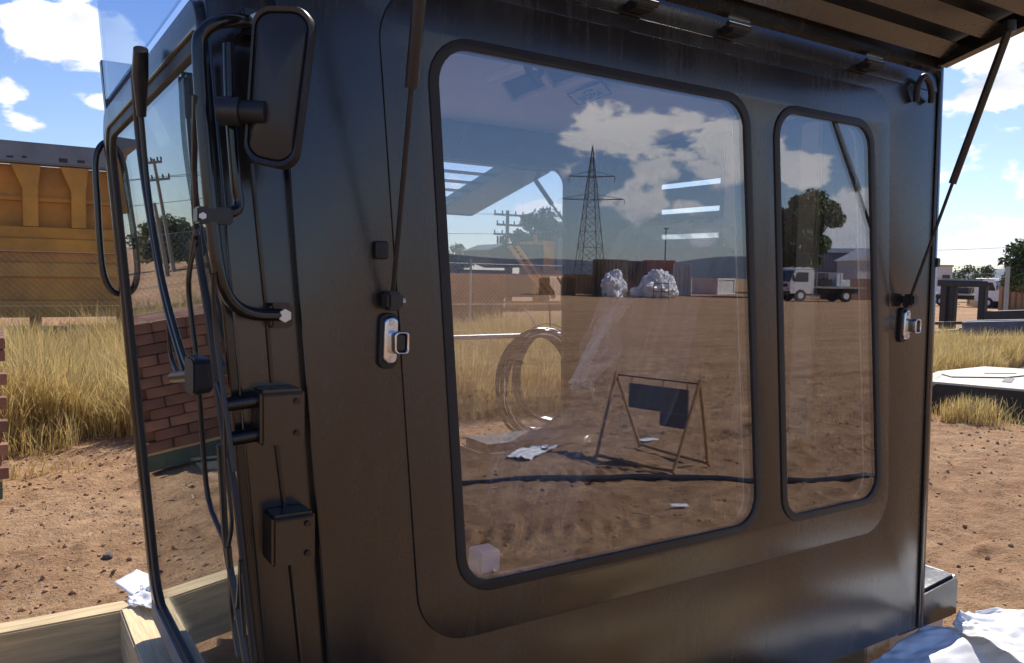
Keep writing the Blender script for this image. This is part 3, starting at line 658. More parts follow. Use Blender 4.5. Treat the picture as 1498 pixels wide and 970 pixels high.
for x in (.75, 1.30, 1.62, 2.20):                       # hinges and bolts under the hatch
    q = MB(); q.box(x - .03, x + .03, -.04, .0, 2.172, 2.194).build('hatch_hinge', 'rubber', hA, bevel=.004)
    MB().tube([(x - .04, -.035, 2.19), (x + .04, -.035, 2.19)], .008, 10).build('hinge_pin', 'darksteel', hA, smooth=True)
def strut(a, b, frac, nm='gas_strut', r1=.011, r2=.0048):
    a = np.array(a, float); b = np.array(b, float); c = a + (b - a) * frac
    o = MB().tube([c, b], r1, 14).build(nm, 'blackplastic', cab, smooth=True)
    MB().tube([a, c], r2, 10).build('strut_rod', 'darksteel', o, smooth=True)
    MB().tube([b - (0, .0, .014), b + (0, 0, .016)], .016, 10).build('strut_end', 'blackplastic', o, smooth=True)
    MB().tube([a + (-.012, 0, 0), a + (.014, 0, 0)], .012, 12).build('strut_end', 'blackplastic', o, smooth=True)
strut((2.463, -.022, 1.478), (2.400, -.312, 2.262), .47)
strut((.672, -.022, 1.484), (.592, -.345, 2.262), .50, r1=.012)
strut((2.24, 1.47, 1.74), (2.12, 1.62, 2.0), .5)
def latch(p, bk):
    x, z = p
    body = rounded([(x - .016, z - .048), (x + .014, z - .048), (x + .017, z + .048), (x - .013, z + .048)], .014, 5)
    o = plate('door_latch', body, [], side, -.021, -.004, 'chrome', cab, bevel=.005)
    ring = rounded([(x - .006, z - .026), (x + .026, z - .026), (x + .026, z + .02), (x - .006, z + .02)], .009, 5)
    plate('latch_bezel', ring, [rounded([(x - .001, z - .021), (x + .021, z - .021), (x + .021, z + .015), (x - .001, z + .015)], .007, 5)], side, -.052, -.019, 'chrome', o, bevel=.003)
    plate('latch_button', rounded([(x, z - .020), (x + .020, z - .020), (x + .020, z + .014), (x, z + .014)], .006, 5), [], side, -.046, -.02, 'blackplastic', o, bevel=.003)
    for dz in (-.037, .036): MB().tube([(x + (.001 if dz > 0 else .002), -.024, z + dz), (x + (.001 if dz > 0 else .002), -.019, z + dz)], .0065, 10).build('latch_screw', 'zinc', o, smooth=True)
    plate('latch_gasket', rounded(offset_poly([(x - .02, z - .056), (x + .016, z - .056), (x + .019, z + .052), (x - .017, z + .052)], .002), .016, 5), [], side, -.0105, .001, 'rubber', o, bevel=.002)
    MB().box(x - .018, x + .016, -.045, -.006, z + .062, z + .098).build('strut_bracket', 'blackplastic', cab, bevel=.006)
    MB().tube([(x + .016, -.026, z + .08), (x + .026, -.026, z + .08)], .006, 8).build('bracket_bolt', 'zinc', cab, smooth=True)
latch((.672, 1.412), 0); latch((2.470, 1.412), 1)
w0 = on_side(558, 366, -.008)
plate('lock_cover', rounded([(w0[0] - .014, w0[2] - .018), (w0[0] + .014, w0[2] - .018), (w0[0] + .014, w0[2] + .018), (w0[0] - .014, w0[2] + .018)], .006), [], side, -.013, -.006, 'rubber', cab, bevel=.003)
MB().tube(smooth_path([(2.462, -.012, 2.115), (2.455, -.02, 2.16), (2.478, -.024, 2.193), (2.512, -.022, 2.18), (2.533, -.02, 2.145), (2.545, -.012, 2.125)]), .010, 10).build('cable_loop', 'rubber', cab, smooth=True)
MB().box(2.636, 2.656, -.012, .0, 1.60, 1.63).build('edge_catch', 'paint2', cab, bevel=.003)
# ---- hinges of the front door
for (tl, br) in (((378, 571), (443, 646)), ((395, 754), (458, 818))):
    a = on_side(*tl, -.03); b = on_side(*br, -.03)
    hb = MB().box(a[0], b[0], -.045, .018, b[2], a[2]).build('hinge_block', 'paint', cab, bevel=.006)
    MB().box(a[0] + .006, b[0] - .006, -.049, -.044, a[2] - .010, a[2] - .006).build('hinge_seam', 'darksteel', hb)
    for (u, v) in ((.80, .22), (.80, .80)): 
        q = (a[0] + (b[0] - a[0]) * u, -.046, a[2] + (b[2] - a[2]) * v); MB().tube([q, (q[0], -.051, q[2])], .006, 6).build('hinge_bolt', 'paint2', hb)
for (p, q) in (((331, 592), (378, 585)), ((338, 642), (384, 634))):
    a = on_side(*p, -.015); b = on_side(*q, -.015)
    k = MB().tube([a, b], .0135, 14).build('hinge_pin', 'paint2', cab, smooth=True)
# ---- windscreen in its raked frame
fr = lambda u, v, t: front(u, v, t)
wq = [(.02, .335), (1.43, .335), (1.43, 2.03), (.02, 2.03)]
wh = [(.030, .41), (1.385, .41), (1.385, 1.972), (.030, 1.972)]
wf = plate('windscreen_frame', rounded(wq, [.02, .16, .13, .05]), [rounded(wh, [.02, .13, .1, .03])], fr, -.012, .016, 'paint2', cab, bevel=.005)
plate('windscreen_seal', rounded([(.026, .40), (1.39, .40), (1.39, 1.98), (.026, 1.98)], [.02, .13, .1, .03]), [rounded([(.038, .44), (1.345, .44), (1.345, 1.945), (.038, 1.945)], [.02, .11, .08, .03])], fr, -.010, .009, 'rubber', cab, bevel=.004)
plate('windscreen', rounded([(.026, .42), (1.385, .42), (1.385, 1.965), (.026, 1.965)], [.02, .13, .1, .03]), [], fr, -.006, .0, 'windglass', cab)
plate('upper_windscreen', rounded([(.10, 2.036), (1.19, 2.036), (1.15, 2.29), (1.10, 2.42), (.10, 2.42)], [0, .02, .05, .02, 0]), [], fr, .02, .026, 'visorglass', cab)
MB().box(.14, .36, .5, 1.3, 2.43, 2.455).build('roof_visor', 'orangebox', cab, bevel=.006)
# inner brace seen through the windscreen
# ---- handrails
def F(px, py, off=.05): return on_front(px, py, off)
S_ = on_side
hr = MB().tube(smooth_path([S_(372, 34, .0), S_(350, 30, -.05), S_(318, 33, -.07), S_(297, 48, -.07), S_(291, 75, -.07), S_(298, 190, -.07), S_(310, 320, -.07), S_(322, 405, -.07), S_(340, 443, -.06), S_(370, 459, -.045), S_(412, 461, -.02)], 6), .0115, 12).build('grab_rail', 'paint2', cab, smooth=True)
for p in ((371, 33), (412, 461)):
    a = S_(*p, -.012); MB().box(a[0] - .022, a[0] + .02, -.02, .02, a[2] - .024, a[2] + .022).build('rail_foot', 'paint2', hr, bevel=.005)
    MB().tube([(a[0], -.021, a[2]), (a[0], -.034, a[2])], .0125, 6).build('rail_bolt', 'zinc', hr)
MB().tube(smooth_path([S_(p, q, 1.46) for p, q in ((180, 211), (160, 207), (146, 216), (140, 240), (143, 300), (147, 365), (153, 405), (166, 427), (186, 431))], 6), .0105, 12).build('far_grab_rail', 'paint2', cab, smooth=True)
# ---- mirror on its arm
arm = MB().tube(smooth_path([S_(334, 64, -.05), S_(337, 160, -.055), S_(345, 265, -.055), S_(349, 298, -.055), S_(338, 311, -.06), S_(290, 317, -.06)], 6), .0095, 12).build('mirror_arm', 'paint2', cab, smooth=True)
cl = S_(312, 316, -.06); MB().box(cl[0] - .03, cl[0] + .028, -.082, -.045, cl[2] - .014, cl[2] + .014).build('arm_clamp', 'blackplastic', arm, bevel=.003)
b_ = S_(296, 316, -.085); MB().tube([b_, b_ + (0, -.006, 0)], .006, 6).build('clamp_bolt', 'zinc', arm)
def mirror():
    n_ = np.array([-.55, -.83, .0]); n_ /= np.linalg.norm(n_); p0 = S_(410, 130, -.11)
    def on(px, py, off=0):
        d = pixdir(px, py); q = p0 + n_ * off; return EYE + d * (((q - EYE) @ n_) / (d @ n_))
    ux = np.cross(np.array([0, 0, 1.0]), n_); ux /= np.linalg.norm(ux); uz = np.array([0, 0, 1.0])
    if ux[0] < 0: ux = -ux
    loc = lambda px, py: (float((on(px, py) - p0) @ ux), float((on(px, py) - p0) @ uz))
    q = ccw([loc(359, 236), loc(432, 252), loc(463, 12), loc(374, 10)])
    R0 = rounded(q, [.032] * 4, 8)
    c = np.mean(np.array(q), 0); v = []; f = []; prof = [(1.0, -.02), (1.0, .006), (.985, .014), (.93, .012), (.915, .006), (.90, .010), (.7, .019), (.4, .024), (.12, .026)]
    m = len(R0)
    for (s, off) in prof:
        for p in R0:
            w = c + (np.array(p) - c) * np.array([1 - (1 - s) * 1.35, s]) if s > .8 else c + (np.array(p) - c) * np.array([max(s - .035, .05), s])
            v.append(p0 + ux * w[0] + uz * w[1] + n_ * off)
    for i in range(len(prof) - 1):
        for k in range(m): f.append((i * m + k, i * m + (k + 1) % m, (i + 1) * m + (k + 1) % m, (i + 1) * m + k))
    f.append(tuple((len(prof) - 1) * m + k for k in range(m))); f.append(tuple(range(m - 1, -1, -1)))
    o = MB().add(v, f).build('side_mirror', 'blackplastic', cab, smooth=True)
    a = on(372, 164, .02); b = S_(322, 162, -.075)
    MB().tube([b, b + (a - b) * .62], .024, 18).build('mirror_knuckle', 'blackplastic', o, smooth=True, )
    MB().tube([b + (a - b) * .55, a + (a - b) * .35], .019, 16).build('mirror_ball_joint', 'rubber', o, smooth=True)
    MB().tube([b + (b - a) / np.linalg.norm(b - a) * .002, b + (b - a) / np.linalg.norm(b - a) * .004], .005, 10).build('knuckle_screw', 'darksteel', o)
mirror()
# ---- wipers
def poly(name, pts, r, parent, off=.05, m='blackplastic', k=4): return MB().tube(smooth_path([F(a, b, off) for a, b in pts], k), r, 8).build(name, m, parent, smooth=True)
w1 = MB().tube([F(206, 72, .05), F(205, 110, .05), F(207, 170, .05)], [.015, .017, .010], 14).build('wiper', 'blackplastic', cab, smooth=True)
poly('wiper_arm', [(195, 108), (203, 215), (222, 340), (243, 450), (270, 545)], .006, w1)
poly('wiper_arm', [(206, 165), (217, 280), (236, 400), (262, 500), (279, 548)], .006, w1)
poly('wiper_arm', [(246, 470), (250, 520), (262, 552)], .005, w1)
MB().tube([F(254, 552, .055), F(283, 549, .055)], .012, 10).build('wiper_clip', 'blackplastic', w1, smooth=True)
pd = F(293, 549, .06)
MB().prism(rounded([(-.034, -.032), (.034, -.038), (.034, .038), (-.034, .034)], .014), lambda u, v: pd + np.array([-.02, u * 1.2, v * 1.0]), lambda u, v: pd + np.array([.015, u, v * .9])).build('wiper_knuckle', 'rubber', w1, bevel=.004)
poly('wiper_rod', [(286, 140), (284, 240), (287, 330), (276, 410), (281, 470), (288, 530), (296, 640), (305, 730), (330, 795)], .005, w1)
w2 = poly('wiper', [(322, 650), (326, 720), (330, 790), (340, 850), (352, 920), (360, 968)], .0065, cab)
poly('wiper_blade', [(287, 330), (292, 380), (302, 440), (311, 500), (318, 560), (326, 620), (330, 650)], .0075, w2, .045, 'rubber')
poly('wiper_blade', [(332, 650), (344, 720), (352, 790), (362, 880), (372, 968)], .006, w2, .045, 'rubber')
poly('wiper_linkage', [(284, 140), (285, 200), (284, 300), (288, 345)], .005, w2)
poly('washer_hose', [(312, 400), (314, 470), (322, 540), (336, 640), (343, 690)], .004, w2)
poly('washer_hose', [(352, 820), (354, 880), (358, 930)], .004, w2)
poly('wiper_linkage', [(352, 820), (349, 870), (346, 905)], .004, w2)
poly('washer_hose', [(288, 350), (276, 420), (284, 500), (292, 530)], .003, w2)
poly('washer_hose', [(318, 560), (328, 600), (331, 680), (339, 760), (334, 800)], .004, w2)
poly('wiper_arm', [(334, 800), (338, 850), (341, 905), (350, 960)], .006, w2)
# dark brace behind the windscreen
MB().bar((.42, 1.30, 2.02), (.46, .55, 1.55), .05, .09).build('inner_brace', 'darktrim', cab, bevel=.005)
# ---- step bracket at the rear foot of the cab
st = on_side(1344, 921, 0)
br = MB().prism([(2.60, .33), (2.96, .33), (2.96, .47), (2.94, .49), (2.60, .455)], lambda u, v: (u, .02, v), lambda u, v: (u, .55, v)).build('rear_step', 'paint2', cab, bevel=.012)
#SECTION-YARD
# ------------------------------------------------------------------ timbers under the cab
skid = thing('timber_skid', (1.5, .7, 0), 'pale pine timber skid of beams and planks under the cab', 'skid')
HB = .27
def beam(name, x0, x1, y0, y1, z0, z1, m='pine'): return MB().box(x0, x1, y0, y1, z0, z1).build(name, m, skid, bevel=.006)
a = ground_at(0, 911, HB); b = ground_at(0, 927, HB)
YB0, YB1 = b[1], a[1]
beam('beam', -1.6, 3.1, YB0, YB1, .05, HB)
beam('beam', -1.6, 2.3, -.42, -.30, .03, .20)
xr = ground_at(200, 920, HB)[0]
beam('cross_beam', xr - .03, xr + .10, -.28, YB0 - .003, .10, HB + .008, 'pine_y')
for k in range(8):
    x0 = -1.55 + .19 * k + .002 * (k % 3)
    if x0 + .18 > xr - .04: break
    beam('plank', x0, x0 + .178, -.28, YB0 - .004, .10, .135 + .004 * (k % 2), 'pine_y')
for x0 in (xr + .12, xr + .33, xr + .54, 1.4, 1.9, 2.4): beam('plank', x0, x0 + .19, -.28 if x0 < 1 else .05, YB0 - .004, .10, .14, 'pine_y')
for x0 in (.75, 1.6, 2.45): beam('bearer', x0, x0 + .14, -.27 if x0 < 1 else .05, YB0 - .005, .145, .335, 'pine_y')
# scraps beside the front frame
def crumple(name, pts, n, amp, m, label, cat, seed, thick=.0):
    """a creased sheet: bilinear patch of four corners with folded relief"""
    r = np.random.default_rng(seed); P = [np.array(p, float) for p in pts]; v = []; f = []
    K = 26; dirs = r.normal(size=(K, 2)); dirs /= np.linalg.norm(dirs, axis=1)[:, None]; ph = r.uniform(0, 6.3, K); fr_ = 1.2 * 1.13 ** np.arange(K)
    for i in range(n + 1):
        for j in range(n + 1):
            s, t = i / n, j / n; p = P[0] * (1 - s) * (1 - t) + P[1] * s * (1 - t) + P[2] * s * t + P[3] * (1 - s) * t
            z = sum((abs(((dirs[k][0] * s + dirs[k][1] * t) * fr_[k] + ph[k] + .35 * math.sin(3 * t + k) + .3 * math.sin(4 * s + 2 * k)) % 2 - 1) - .5) / fr_[k] ** .75 for k in range(K)) / 1.6
            v.append((p[0] + amp * .4 * math.sin(9 * t + ph[0]), p[1] + amp * .4 * math.sin(8 * s + ph[1]), p[2] + amp * z))
    for i in range(n):
        for j in range(n): f.append((i * (n + 1) + j, (i + 1) * (n + 1) + j, (i + 1) * (n + 1) + j + 1, i * (n + 1) + j + 1))
    org = np.mean(P, 0)
    o = np_mesh(name, v, f, m, origin=org, smooth=True); o.modifiers.new('thick', 'SOLIDIFY').thickness = .002; return setp(o, label, cat)
def gp(px, py, h): return ground_at(px, py, h)
crumple('paper_sheet', [gp(166, 852, .295), gp(198, 876, .29), gp(232, 848, .30), gp(200, 832, .305)], 8, .004, 'paper', 'stiff white paper sheet on the pine beam beside the windscreen foot', 'paper', 3)
crumple('plastic_wrapper', [gp(184, 884, .290), gp(236, 900, .295), gp(268, 866, .31), gp(210, 856, .31)], 30, .025, 'sheet', 'crumpled clear white plastic wrapper under the paper sheet on the beam', 'plastic wrap', 5)
for k, (xa, xb, ya, yb, z, lab) in enumerate(((1.9, 3.2, -1.32, -1.10, .10, 'pine plank lying beside the cab mirrored low in its side panel'), (2.0, 2.9, -.92, -.80, .06, 'narrow pine plank nearer the cab mirrored low in its side panel'))):
    o = MB().box(xa, xb, ya, yb, .0, z).build('pine_plank', 'pine', None, origin=((xa + xb) / 2, (ya + yb) / 2, 0), bevel=.004); o.rotation_euler = (0, 0, .25 - .5 * k); setp(o, lab, 'plank', 'planks beside the cab')
# white plastic sheeting behind the rear foot
def sheeting():
    g = lambda px, py, h: ground_at(px, py, h)
    crumple('plastic_sheeting', [g(1235, 990, .31), g(1480, 1230, .12), g(1640, 930, .30), g(1352, 918, .33)], 110, .022, 'sheet', 'bright white plastic sheeting heaped beside the rear foot of the cab', 'plastic sheet', 11)
    crumple('plastic_sheeting', [g(1388, 912, .35), g(1560, 1000, .36), g(1640, 880, .34), g(1430, 886, .35)], 80, .035, 'sheet', 'loose fold of white plastic sheeting at the right picture edge', 'plastic sheet', 12)
sheeting()
slab = MB().box(2.78, 3.3, .25, 1.3, .05, .36).build('pale_crate_board', 'concrete', None, origin=(3.1, .8, .05), bevel=.006); setp(slab, 'pale grey board lying behind the rear step of the cab', 'board')

# ------------------------------------------------------------------ near ground: rock, bricks
def rock(x, y, s, label):
    bm = bmesh.new(); bmesh.ops.create_icosphere(bm, subdivisions=3, radius=1)
    for v in bm.verts:
        c = v.co; n = abs(math.sin(c.x * 3.1 + 1) * math.cos(c.y * 2.7) + math.sin(c.z * 4)) * .16
        v.co = c * (1 - n); v.co.x = max(min(v.co.x, .8), -.85); v.co.z = min(v.co.z, .62 + .2 * v.co.x) * .8
        v.co *= s; v.co += Vector((x, y, gh(x, y) + s * .35))
    me = bpy.data.meshes.new('rock'); bm.to_mesh(me); bm.free(); o = link_mesh('rock', me, 'rock', origin=(x, y, 0)); setp(o, label, 'rock')
p = ground_at(158, 812); rock(p[0], p[1], .030, 'dark grey rock on the dirt in front of the timber beam')
def bricks():
    bx0, by0 = .05, 4.66
    t = thing('brick_stack', (-.6, 5.1, 0), 'stack of red clay bricks on green timber at the left edge', 'brick stack')
    MB().box(-1.30, .045, 4.68, 5.62, .12, .14).build('pallet_deck', 'pine', t)
    for yy in (4.69, 5.1, 5.52): MB().box(-1.30, .045, yy, yy + .09, .0, .118).build('pallet_bearer', 'brickwood', t, bevel=.004)
    core = MB().box(-1.26, .0, 4.74, 5.56, .145, .93).build('brick_core', 'brick', t)
    proto = MB().box(-.1125, .1125, -.053, .053, 0, .072); me0 = None
    L, W, H = .23, .11, .0765
    first = None
    for row in range(11):
        z = .142 + row * .0775
        if row % 2 == 0:
            spots = [(-1.30 + L * (i + .5), 4.66 + .06, 0) for i in range(6)] + [(bx0 - .06, 4.66 + .115 + .23 * (j + .5), 1) for j in range(4)]
        else:
            spots = [(-1.30 + L * i, 4.66 + .06, 0) for i in range(1, 6)] + [(bx0 - .12, 4.66 + .055 + .115 * (j + .5) , 0) for j in range(8)]
        for (x, y, rz) in spots:
            if first is None:
                first = proto.build('brick', 'brick', None, bevel=.004); o = first
            else:
                o = first.copy(); COL.objects.link(o)
            o.parent = t; o.location = Vector((x + RNG.uniform(-.006, .006), y + RNG.uniform(-.008, .004), z)) - Vector(t.location); o.rotation_euler = (0, 0, rz * math.pi / 2 + RNG.uniform(-.03, .03))
    top = [(-1.30 + L * (i + .5), 4.66 + .06 + .115 * j) for i in range(6) for j in range(8)]
    for (x, y) in top:
        if x > 0: continue
        o = first.copy(); COL.objects.link(o); o.parent = t; o.location = Vector((x, y + RNG.uniform(-.004, .004), .142 + 11 * .0775)) - Vector(t.location)
bricks()

# ------------------------------------------------------------------ yellow truck tray behind the grass
def truck_tray():
    Y = 18.0; x0, x1 = -1.6, 7.5
    t = thing('tipper_tray', (2.4, Y + 1.5, 0), 'huge yellow steel tipper tray parked behind the wire fence', 'truck tray')
    zl = [.44, .79, 1.28, 1.58, 1.80, 2.08, 2.32]
    MB().box(x0, x1, Y + .35, Y + 4.5, .62, 3.6).build('tray_side', 'yellow', t)
    dep = [.0, .10, .02, .13, .0, .09]
    for k in range(6):
        MB().box(x0, x1, Y + dep[k], Y + .349, zl[k] + (.0 if k == 0 else .004), zl[k + 1]).build('tray_band', 'yellow' if k % 2 else 'yellow2', t, bevel=.015)
    MB().box(x0 - .1, x1, Y + .02, Y + .5, 3.62, 4.05).build('top_rail', 'greysteel', t, bevel=.03)
    MB().prism([(x0 - .1, 3.62), (x0 - .1, 4.05), (x0 - 1.0, 3.85), (x0 - .95, 3.78)], lambda u, v: (u, Y + .02, v), lambda u, v: (u, Y + 3.5, v)).build('canopy_tip', 'greysteel', t)
    for xr_ in [-1.9 + 0.885 * k for k in range(10)]:
        b = rounded([(xr_ - .14, 2.33), (xr_ + .14, 2.33), (xr_ + .14, 3.1), (xr_ + .2, 3.6), (xr_ - .34, 3.6), (xr_ - .14, 3.1)], 0)
        MB().prism(b, lambda u, v: (u, Y + .10, v), lambda u, v: (u, Y + .36, v)).build('rib', 'yellow2', t, bevel=.012)
    MB().box(x0, x1, Y + .25, Y + .36, 2.86, 2.95).build('mid_rail', 'yellow', t, bevel=.01)
    for (xa, za, w_, h_) in ((.35, 3.70, .12, .04), (.62, 3.71, .08, .05), (1.28, 3.68, .16, .09), (1.62, 3.70, .14, .06)):
        MB().box(xa, xa + w_, Y + .012, Y + .019, za, za + h_).build('rail_slot', 'darksteel', t)
    for xw in (-.8, 3.0, 5.2):
        MB().tube([(xw, Y + .5, .55), (xw, Y + 1.2, .55)], .55, 24).build('wheel', 'tyre', t, smooth=True)
    for xs in (.7, 2.35): MB().box(xs, xs + .22, Y + .2, Y + .4, 0, .46).build('support_leg', 'yellow2', t, bevel=.01)
truck_tray()

# ------------------------------------------------------------------ fences
def fence(x0, x1, y, h, label):
    t = thing('wire_fence', ((x0 + x1) / 2, y, 0), label, 'fence')
    n = int((x1 - x0) / 3.2)
    for k in range(n + 1): MB().tube([(x0 + 3.2 * k, y, 0), (x0 + 3.2 * k, y, h + .1)], .028, 8).build('fence_post', 'galv', t, smooth=True)
    m = MB(); pitch = .105; r = .0022; x = x0 - h
    def w_(a, b):
        m.tube([a, b], r, 3, cap=False)
    while x < x1:
        for s in (1, -1):
            a, b = (x, x + h) if s > 0 else (x + h, x)
            if min(a, b) > x0 - .01 and max(a, b) < x1: w_((a, y + .003 * s, .05), (b, y + .003 * s, h))
        x += pitch
    o = m.build('fence_mesh', 'wire', t); o['kind'] = 'stuff'
    for z in (.06, h / 2, h): MB().tube([(x0, y - .01, z), (x1, y - .01, z)], .004, 5).build('tension_wire', 'wire', t)
fence(-7.3, 24, 13.6, 1.75, 'chain link fence with galvanised posts in front of the yellow tray')

# ------------------------------------------------------------------ grass belts
def belt(n):
    x = RNG.uniform(-3.5, 11, n) ; y0 = 6.5 + .12 * np.sin(x * 1.3) - np.clip((x - 8) / 8, 0, 1) * 1.2
    y = y0 + (13.5 - y0) * RNG.random(n) ** 1.6; return np.stack([x, y], -1)
def belt_near(n):
    x = RNG.uniform(-1.2, 2.6, n); y = 6.2 + 4.5 * RNG.random(n) ** 1.3
    return np.stack([x, y], -1)[(vnoise(x, y, .7, 14) + (y - 6.2) * .8) > -.05]
def belt_right(n):
    a = RNG.uniform(9.2, 19, n); y = 3.9 + (a - 9.2) * .30 + RNG.random(n) ** 1.2 * 2.4
    k = (np.hypot((a - 12.6) / 2.4, (y - 4.35) / .95) > 1)
    return np.stack([a, y], -1)[k]
def belt_back(n): return np.stack([RNG.uniform(-6, 12, n), RNG.uniform(13.7, 17.6, n)], -1)
def belt_mid(n):
    x = RNG.uniform(3.4, 10, n); y = 5.9 + 5.5 * RNG.random(n) ** 1.4; return np.stack([x, y], -1)
def fringe(n):
    x = RNG.uniform(-1.2, 2.8, n); y = 6.9 - 1.6 * RNG.random(n) ** 1.8
    return np.stack([x, y], -1)[vnoise(x, y, .5, 15) > .0]
def fringe_r(n):
    x = RNG.uniform(9.0, 11.6, n); y = 3.2 + (x - 9.) * .30 + RNG.normal(0, .22, n); return np.stack([x, y], -1)
grass('dry_grass', 'tall dry straw coloured grass growing along the fence', [(52000, belt, .4, .85), (16000, belt_back, .3, .6), (26000, belt_near, .32, .85), (34000, belt_right, .28, .6), (34000, belt_mid, .4, .9), (9000, fringe, .05, .32), (3500, fringe_r, .1, .3)])
#SECTION-FAR
# ------------------------------------------------------------------ seen through the cab: rail, hose coil, machine
rail = thing('pipe_rail', (2.75, 2.72, 0), 'grey pipe rail seen through the cab with hose coil tied on', 'rail')
zr = on_side(700, 493, 2.7)[2]
MB().tube([(1.7, 2.7, zr), (3.6, 2.7, zr)], .015, 10).build('top_pipe', 'galv', rail, smooth=True)
for x in (1.72, 3.58): MB().tube([(x, 2.7, 0), (x, 2.7, zr)], .015, 10).build('rail_post', 'galv', rail, smooth=True)
coil = thing('hose_coil', (2.93, 2.66, .5), 'coil of black hose and loose cable tied to the grey pipe rail', 'hose coil')
cc = on_side(786, 560, 2.66)
for k in range(7):
    r_ = .300 + .016 * (k % 3); oy = (k - 3) * .018; ox = .012 * math.sin(k * 2.3); pts = [(cc[0] + ox + (r_ * .86) * math.cos(t), 2.66 + oy * .6 + .02 * math.sin(t * 2 + k), cc[2] + .01 * math.sin(k) + r_ * math.sin(t) * 1.0) for t in np.linspace(0, 2 * math.pi, 41)]
    MB().tube(pts, .011, 8, cap=False).build('hose_turn', 'hose', coil, smooth=True)
for k in range(3):
    pts = [(cc[0] + .20 + .25 * math.cos(t), 2.80 + .03 * k, cc[2] + .02 + .30 * math.sin(t)) for t in np.linspace(0, 2 * math.pi, 33)]
    MB().tube(pts, .012, 8, cap=False).build('hose_turn', 'hose', coil, smooth=True)
MB().tube(smooth_path([on_side(768, 452, 2.68), on_side(780, 470, 2.68), on_side(790, 490, 2.68)]), .005, 6).build('tie_wire', 'zinc', coil)
MB().tube([on_side(804, 446, 2.68), on_side(805, 484, 2.68)], .005, 6).build('tie_wire', 'darksteel', coil)
for k in range(5):
    r_ = .315 + .012 * k; pts = [(cc[0] + .01 * k + r_ * .86 * math.cos(t), 2.62 + .02 * math.sin(3 * t + k), cc[2] + .012 * math.sin(k * 2) + r_ * math.sin(t)) for t in np.linspace(k, k + 5.4, 37)]
    MB().tube(pts, .0028, 6).build('loose_cable', 'zinc' if k % 3 == 0 else 'hose', coil, smooth=True)
MB().box(cc[0] - .3, cc[0] + .3, 2.55, 2.8, 0, cc[2] - .33).build('coil_rest', 'rust', coil, bevel=.01)
for k in range(3):
    o = MB().box(1.9 + .55 * k, 2.35 + .55 * k, 3.9 + .1 * k, 4.02 + .1 * k, .02, .14).build('timber_offcut', 'pine', None, origin=(2.1 + .55 * k, 3.95, 0), bevel=.004)
    setp(o, ['short pine offcut nearest the cab front on the dirt beyond', 'middle pine offcut lying on the dirt beyond the cab', 'pine offcut nearest the hose coil on the dirt beyond'][k], 'timber', 'pine offcuts beyond the cab')

def bin_(x, y):
    t = thing('steel_bin', (x, y, 0), 'rusty brown steel skip bin behind the fence seen through the cab', 'skip bin')
    w = 5.0
    MB().prism([(-1.3, .0), (2.6, .0), (2.72, 1.62), (1.1, 1.62), (.75, 2.25), (-1.3, 2.25)], lambda u, v: (x + u, y, v), lambda u, v: (x + u, y + 2.2, v)).build('bin_body', 'rust', t, bevel=.02)
    for u in (-1.4, -.4, .6, 1.6): MB().box(x + u, x + u + .12, y - .08, y - .002, .1, 1.5).build('bin_rib', 'rust', t)
    MB().box(x + 1.1, x + 2.75, y - .12, y - .001, 1.52, 1.64).build('bin_rim', 'rust', t, bevel=.01)
pb = ground_at(690, 472); d_ = pixdir(690, 472); bin_(9.7, 18.0)
def machine():
    x, y = 21.0, 28.5
    t = thing('crusher_plant', (x, y, 0), 'yellow quarry plant with conveyor and hopper beyond the fence', 'machine')
    Pm = lambda px, py, yy=28.5: on_side(px, py, yy)
    hop = [(711, 366), (733, 357), (790, 359), (790, 390), (742, 392), (712, 380)]
    pts = [Pm(a, b) for a, b in hop]
    MB().prism([(p[0], p[2]) for p in pts], lambda u, v: (u, 28.2, v), lambda u, v: (u, 30.5, v)).build('hopper', 'darksteel', t, bevel=.03)
    c0 = Pm(745, 360, 28.0); c1 = Pm(800, 436, 28.0)
    for dx in (0, .42): MB().bar(c0 + (dx, 0, 0), c1 + (dx, 0, 0), .10, .16).build('conveyor_rail', 'yellow2', t)
    for k in range(14):
        a = c0 + (c1 - c0) * (k / 13); MB().bar(a, a + (.42, 0, 0), .05, .05).build('stair_tread', 'yellow2', t)
    for k in range(1, 3): MB().bar(c0 + (.9 * k, .4, .1 * k), c1 + (.7 * k, .4, .2), .06, .08).build('hand_rail', 'yellow', t)
    bx_ = [Pm(795, 352, 29), Pm(832, 405, 29)]
    MB().box(bx_[0][0], bx_[1][0] + 2.2, 29, 31, bx_[1][2], bx_[0][2]).build('engine_house', 'yellow2', t, bevel=.03)
    MB().box(Pm(816, 350, 28.8)[0], Pm(816, 350, 28.8)[0] + 3, 28.8, 28.99, Pm(816, 395)[2], Pm(816, 350)[2] + .1).build('house_panel', 'greysteel', t, bevel=.02)
    for px in (745, 785, 800, 826): 
        a = Pm(px, 385, 29.3); MB().bar((a[0], 29.3, 0), (a[0], 29.3, a[2]), .22, .22, (1, 0, 0)).build('support_leg', 'yellow', t)
    a = Pm(783, 360, 28.6); MB().bar((a[0], 28.6, .6), (a[0], 28.6, a[2] + .5), .14, .14, (1, 0, 0)).build('mast', 'yellow2', t)
    a = Pm(745, 400); b = Pm(790, 437); MB().box(a[0], b[0], 28.9, 30.5, .5, a[2]).build('lower_frame', 'darksteel', t, bevel=.03)
    a = Pm(766, 440); MB().box(a[0] - 1.2, a[0] + 1.6, 27.6, 28.2, 0, .35).build('skid_base', 'yellow2', t, bevel=.02)
    for k in range(4):
        a = Pm(728 + 4 * k, 357, 29); MB().tube([a, a + (0, 0, .35)], .05, 6).build('lamp_stub', 'darksteel', t)
machine()
